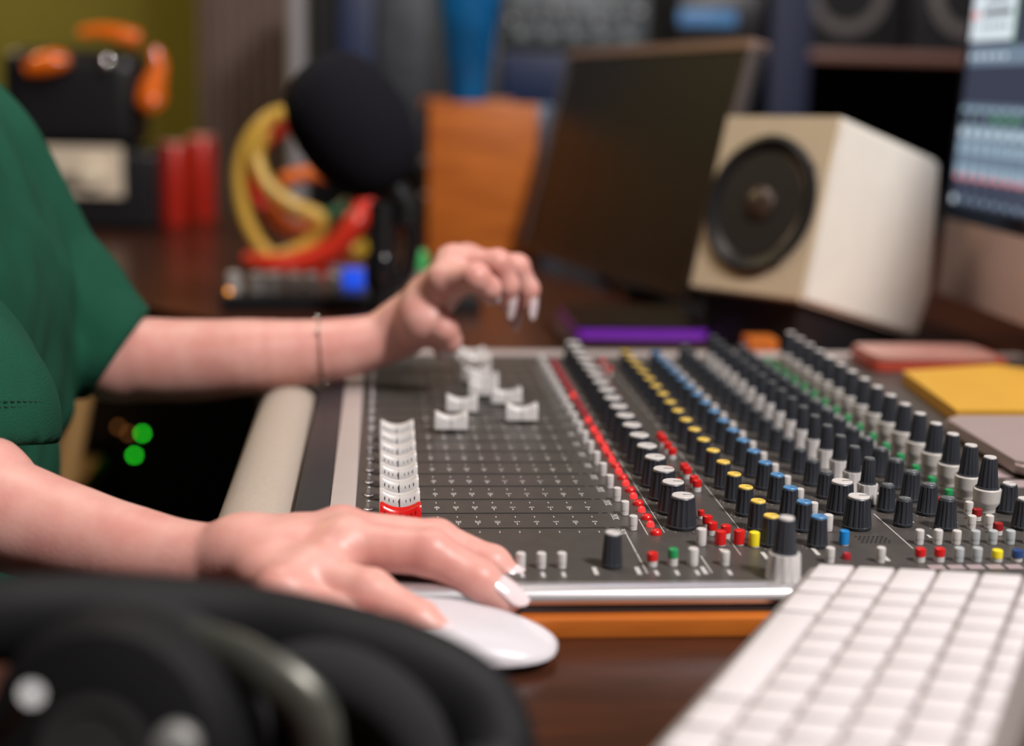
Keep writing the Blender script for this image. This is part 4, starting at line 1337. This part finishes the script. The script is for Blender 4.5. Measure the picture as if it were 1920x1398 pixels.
# ================================================================== small controller on the desk behind the arm
ct = empty('desktop_controller', (-0.02, 1.68, DESK)); tag(ct, 'dark control box with pale round knobs and small blue display behind the raised arm', 'controller')
box('case', -0.155, 0.13, -0.075, 0.09, 0, 0.018, M_blackpl, ct, 0.003)
for px, py in ((440, 566), (482, 562), (520, 558), (553, 575), (585, 578), (508, 582), (625, 580)):
    p = Vector(V3(px, py, 1.63)) - Vector(ct.location)
    lathe('knob', [(0.0078, 0.0), (0.0088, 0.008), (0.0080, 0.020), (0.004, 0.023)], M_white, ct, (p.x, p.y, 0.018), 20)
p = Vector(V3(660, 520, 1.68)) - Vector(ct.location)
box('display', p.x - 0.010, p.x + 0.014, -0.005, 0.0, 0.018, 0.040, glow('blue_display', (0.02, 0.10, 0.9), 0.8), ct, 0.001)
box('display_hood', p.x - 0.026, p.x + 0.028, 0.0, 0.030, 0.018, 0.040, mat('pale_grey_hood', (0.16, 0.15, 0.18), 0.4), ct, 0.003)
lathe('warm_glint', [(0.003, 0), (0.003, 0.003), (0.001, 0.005)], glow('amber_glint', (1.0, 0.35, 0.05), 3.0), ct, (-0.147, -0.055, 0.018), 12)  # warm glint drawn as a small glowing stud
bt = empty('glue_bottle', (Vector(V3(790, 470, 1.62)).x, 1.62, DESK)); tag(bt, 'small pale bottle with a bright green cap beside the microphone stand', 'bottle')
lathe('bottle', [(0.011, 0), (0.012, 0.004), (0.012, 0.030), (0.006, 0.040), (0.006, 0.046)], mat('pale_bottle', (0.42, 0.38, 0.36), 0.4), bt, n=24)
lathe('cap', [(0.007, 0.046), (0.007, 0.064), (0.005, 0.068)], mat('bright_green_cap', (0.06, 0.50, 0.14), 0.4), bt, n=24)

# purple edged slim drive
dv = empty('portable_drive', (0.255, 1.48, DESK)); tag(dv, 'slim flat device with a bright purple edge lying behind the console', 'portable drive')
b = bmesh.new(); add_prism(b, rrect(-0.066, 0.066, -0.078, 0.07, 0.008), 0.0, 0.0080); bm_obj('lower_case', b, mat('purple_edge', (0.30, 0.04, 0.75), 0.3, 0.3, 0.5, coat=0.4), dv)
b = bmesh.new(); add_prism(b, rrect(-0.065, 0.065, -0.076, 0.069, 0.008), 0.0080, 0.011); bm_obj('lid', b, M_glossblack, dv)
dv.location.z = 0.0 - 0.0125 + 0.0
o2 = box('magazine', 0.175, 0.335, 1.39, 1.56, DESK, -0.0125, mat('dark_cover', (0.03, 0.012, 0.012), 0.3), None, 0.001)
tag(o2, 'dark thin booklet lying under the purple-edged drive', 'booklet')

# ================================================================== items lying on the far right of the console
o = empty('paper_pad', (0.470, 1.075, 0)); tag(o, 'yellow-orange paper pad lying on the far right of the console', 'paper pad')
b = bmesh.new(); add_prism(b, [(-0.062, -0.088), (0.10, -0.088), (0.10, 0.03), (0.040, 0.085), (-0.050, 0.055)], 0.0002, 0.008)
bm_obj('sheets', b, mat('amber_paper', (0.62, 0.30, 0.03), 0.6), o)
b = bmesh.new(); add_prism(b, [(-0.0625, -0.0885), (0.1005, -0.0885), (0.1005, 0.0305), (0.0405, 0.0855), (-0.0505, 0.0555)], 0.0082, 0.010)
bm_obj('cover', b, mat('yellow_card', (0.66, 0.36, 0.04), 0.45), o)
tb = empty('tablet', (0.475, 0.885, 0)); tag(tb, 'pale rose-silver tablet with rounded corners lying at the right edge of the console', 'tablet')
b = bmesh.new(); add_prism(b, rrect(-0.087, 0.087, -0.055, 0.080, 0.012), 0.003, 0.011)
bmesh.ops.bevel(b, geom=[e for e in b.edges if abs(e.verts[0].co.z - e.verts[1].co.z) < 1e-6], offset=0.0025, segments=3, affect='EDGES')
bm_obj('shell', b, mat('rose_silver', (0.46, 0.36, 0.34), 0.42, 0.3), tb, smooth=True)
for sx in (-0.07, 0.07):
    for sy in (-0.04, 0.065):
        lathe('foot', [(0.004, 0.0002), (0.004, 0.004)], M_blackpl, tb, (sx, sy, 0), 12)
rc = empty('pencil_case', (0.468, 1.205, 0)); tag(rc, 'flat red case with a translucent pink lid behind the yellow pad', 'case')
rc.location.z = 0.0012
b = bmesh.new(); add_prism(b, rrect(-0.060, 0.060, -0.035, 0.030, 0.010), 0.0002, 0.010); bm_obj('case', b, mat('red_plastic', (0.42, 0.06, 0.035), 0.35), rc)
b = bmesh.new(); add_prism(b, rrect(-0.058, 0.050, -0.036, 0.028, 0.010), 0.010, 0.013); bm_obj('lid', b, mat('pink_film', (0.50, 0.24, 0.20), 0.25), rc)
lathe('clasp', [(0.003, 0), (0.003, 0.003), (0.001, 0.004)], M_bead, rc, (0.030, -0.02, 0.013), 12)

# ================================================================== background left: black machine with orange trim, red tins
bgm = empty('espresso_machine', (-0.50, 2.50, DESK)); tag(bgm, 'black machine with glossy orange trim and pale steel front at the far left', 'machine')
def bp(px, py, Y=2.45):
    return Vector(V3(px, py, Y)) - Vector(bgm.location)
b = bmesh.new(); add_box(b, -0.13, 0.135, -0.06, 0.12, 0.0, 0.13, 0.012, 3); bm_obj('body', b, M_blackpl, bgm, smooth=True)
b = bmesh.new(); add_box(b, -0.115, 0.105, -0.03, 0.10, 0.13, 0.29, 0.035, 4); bm_obj('top_housing', b, M_blackpl, bgm, smooth=True)
b = bmesh.new(); add_box(b, -0.13, 0.082, -0.068, -0.060, 0.055, 0.135, 0.003); bm_obj('front_plate', b, mat('pale_steel', (0.80, 0.68, 0.52), 0.5, 0.1), bgm)
box('slot_shade', -0.07, 0.03, -0.072, -0.068, 0.068, 0.092, mat('plate_shadow', (0.25, 0.21, 0.16), 0.5), bgm, 0.001)  # shade on the front plate painted as a darker raised strip
lathe('round_dial', [(0.022, 0), (0.022, 0.012), (0.018, 0.016)], mat('cream_dial', (0.95, 0.82, 0.62), 0.3, 0.0), bgm, n=28, M=Matrix.Translation((0.035, -0.068, 0.092)) @ Matrix.Rotation(PI / 2, 4, 'X'))
MOt = mat('orange_gloss_trim', (1.0, 0.19, 0.01), 0.25, coat=0.4)
tube('orange_trim', [bp(50, 132), bp(75, 122), bp(105, 115), bp(128, 112)], [0.010, 0.018, 0.018, 0.010], MOt, bgm, 14)
tube('orange_trim', [bp(150, 62), bp(185, 58), bp(225, 65), bp(262, 76)], [0.008, 0.010, 0.014, 0.014], MOt, bgm, 14)
tube('orange_trim', [bp(288, 92), bp(298, 125), bp(288, 160), bp(285, 190), bp(295, 205)], [0.010, 0.013, 0.020, 0.024, 0.016], MOt, bgm, 16)
lathe('chrome_button', [(0.008, 0), (0.008, 0.006), (0.004, 0.009)], M_bead, bgm, n=20, M=Matrix.Translation(bp(200, 116)) @ Matrix.Rotation(PI / 2, 4, 'X'))
for i, (px0, px1, py, Y, lb) in enumerate(((300, 350, 268, 2.55, 'taller red metal tin beside the black machine, left of the pair'), (352, 402, 256, 2.65, 'red metal tin standing behind and right of its neighbour'))):
    pc = Vector(V3((px0 + px1) / 2, py, Y)); r = (px1 - px0) / 2 * Y / 2750
    t = empty('metal_tin', (pc.x, Y, DESK)); tag(t, lb, 'tin', 'red tins on the desk')
    H = pc.z - DESK
    lathe('can', [(r * 0.95, 0), (r, 0.004), (r, H - 0.006), (r * 0.94, H - 0.003)], mat('red_tin', (0.50, 0.022, 0.010), 0.3, 0.1), t, n=32)
    lathe('lid', [(r * 0.96, H - 0.003), (r * 0.96, H), (r * 0.85, H + 0.002)], mat('pink_tin_lid', (0.85, 0.40, 0.32), 0.25, 0.2), t, n=32)

# ================================================================== background racks and shelf
sh = empty('wall_shelf', (0.95, 2.95, FLOOR)); tag(sh, 'dark shelving unit with a pinkish wooden shelf edge behind the computers', 'shelf')
SZ = 0.300 - FLOOR
box('shelf_board', -0.42, 0.60, -0.30, 0.25, SZ - 0.018, SZ, mat('pinkish_wood_edge', (0.20, 0.09, 0.065), 0.45), sh, 0.002)
box('side_post', -0.262, -0.190, -0.325, -0.301, 0, 1.6, mat('navy_board', (0.006, 0.011, 0.045), 0.6), sh, 0.002)
box('side_post', 0.600, 0.62, -0.31, 0.25, 0, 1.6, M_walld, sh, 0.002)
box('back_panel', -0.42, 0.60, 0.25, 0.27, 0, 1.6, mat('near_black_board', (0.008, 0.007, 0.006), 0.8), sh)
for i, (x, Rr, lb) in enumerate(((0.845, 0.075, 'large black loudspeaker on the shelf with a grey ring around its cone'), (1.075, 0.075, 'second black loudspeaker at the right end of the shelf, mostly cut off'))):
    ls_ = empty('loudspeaker', (x, 2.80, 0.300)); tag(ls_, lb, 'loudspeaker', 'black loudspeakers on the shelf')
    box('cabinet', -0.11, 0.11, -0.10, 0.14, 0.0005, 0.34, M_blackpl, ls_, 0.004)
    ML = Matrix.Translation((0, -0.10, 0.105)) @ Matrix.Rotation(PI / 2, 4, 'X')
    lathe('ring', [(Rr, 0), (Rr, 0.004), (Rr * 0.72, 0.006), (Rr * 0.70, 0)], mat('grey_ring', (0.13, 0.115, 0.11), 0.4), ls_, n=36, M=ML, cap=False)
    lathe('driver_cone', [(Rr * 0.70, 0.002), (Rr * 0.3, 0.001)], M_black, ls_, n=32, M=ML)
rack = empty('equipment_rack', (0.25, 2.95, FLOOR)); tag(rack, 'tall rack of dark audio units with grey-green faceplates behind the blue cup', 'equipment rack')
box('frame', -0.393, 0.255, -0.10, 0.20, 0, 1.25, M_blackpl, rack, 0.003)
RZ = lambda z: z - FLOOR
GG = mat('grey_green_faceplate', (0.10, 0.115, 0.125), 0.45, 0.2, 0.5, 0.5, 30); GB = mat('slate_faceplate', (0.045, 0.052, 0.062), 0.5, 0.2, 0.5, 0.5, 25); NV = mat('navy_faceplate', (0.006, 0.020, 0.075), 0.5)
box('rack_unit', -0.025, 0.250, -0.125, -0.10, RZ(0.300), RZ(0.40), GG, rack, 0.002)
box('rack_unit', -0.262, -0.165, -0.125, -0.10, RZ(0.06), RZ(0.42), GB, rack, 0.002)
box('rack_unit', -0.331, -0.267, -0.125, -0.10, RZ(0.10), RZ(0.42), NV, rack, 0.002)
box('rack_unit', -0.025, 0.250, -0.122, -0.10, RZ(0.19), RZ(0.285), NV, rack, 0.002)
for k in range(10):
    x = -0.01 + 0.027 * k
    lathe('dial', [(0.006, 0), (0.005, 0.012)], M_silver if k % 3 == 0 else M_grey, rack, n=14, M=Matrix.Translation((x, -0.125, RZ(0.345 + 0.022 * (k % 2)))) @ Matrix.Rotation(PI / 2, 4, 'X'))
for k in range(5):
    box('meter', 0.0 + 0.05 * k, 0.024 + 0.05 * k, -0.128, -0.125, RZ(0.312), RZ(0.330), mat('pale_meter', (0.20, 0.24, 0.24), 0.4), rack)
# metal pole
o = lathe('metal_pole', [(0.0155, FLOOR), (0.0155, 1.3)], mat('grey_pole', (0.36, 0.35, 0.37), 0.5, 0.0), None, n=24)
o.location = (-0.158, 2.79, 0); tag(o, 'grey vertical metal pole in front of the equipment rack, left of the microphone', 'pole')
# blue lit unit on the shelf
bu = empty('blue_lit_unit', (0.63, 2.76, 0.300)); tag(bu, 'small dark unit with a glowing blue display between the rack and the loudspeakers', 'audio unit')
box('case', -0.10, 0.11, -0.08, 0.10, 0.0005, 0.10, M_blackpl, bu, 0.003)
box('display', -0.100, 0.005, -0.084, -0.08, 0.040, 0.066, glow('soft_blue', (0.06, 0.16, 0.32), 1.0), bu, 0.001)
# potted foliage: dark leaves left of pole
# ================================================================== under the desk: chair leg, amplifier with green lights
ch = empty('wooden_chair', (-0.42, 1.75, FLOOR)); tag(ch, 'pale wooden chair half hidden in the dark under the desk edge', 'chair')
MW = mat('pale_wood', (0.42, 0.24, 0.09), 0.5, stretch=(4, 4, 1))
pA = Vector(V3(148, 745, 1.65)) - Vector(ch.location); pB = Vector(V3(122, 885, 1.65)) - Vector(ch.location)
dirv = (pB - pA).normalized()
tube('leg', [pA - dirv * 0.02, pB, pB + dirv * 0.25, Vector((pB.x - 0.08, pB.y, 0.0))], 0.0155, MW, ch, 12, sub=3)
for lx, ly in ((-0.33, 0), (-0.33, 0.33), (0.0, 0.33)):
    tube('leg', [Vector((lx, ly, 0.0)), Vector((lx, ly, 0.42))], 0.014, MW, ch, 12, sub=1)
box('seat', -0.36, 0.02, -0.03, 0.36, 0.42, 0.45, MW, ch, 0.006)
amp = empty('power_amplifier', (-0.46, 2.15, FLOOR)); tag(amp, 'black amplifier with small green and amber lights in the dark under the desk', 'amplifier')
box('case', -0.16, 0.26, 0.0, 0.30, 0, 0.62, M_blackpl, amp, 0.004)
for px, py, c in ((267, 812, 'g'), (252, 853, 'g'), (222, 800, 'a'), (241, 812, 'a')):
    p = Vector(V3(px, py, 2.15)) - Vector(amp.location)
    lathe('status_light', [(0.0030, 0), (0.0030, 0.002), (0.001, 0.003)], glow('green_light', (0.03, 1.0, 0.03), 6.0) if c == 'g' else glow('dim_amber', (0.35, 0.12, 0.03), 2.0), amp, n=12, M=Matrix.Translation((p.x, 0, p.z)) @ Matrix.Rotation(PI / 2, 4, 'X'))
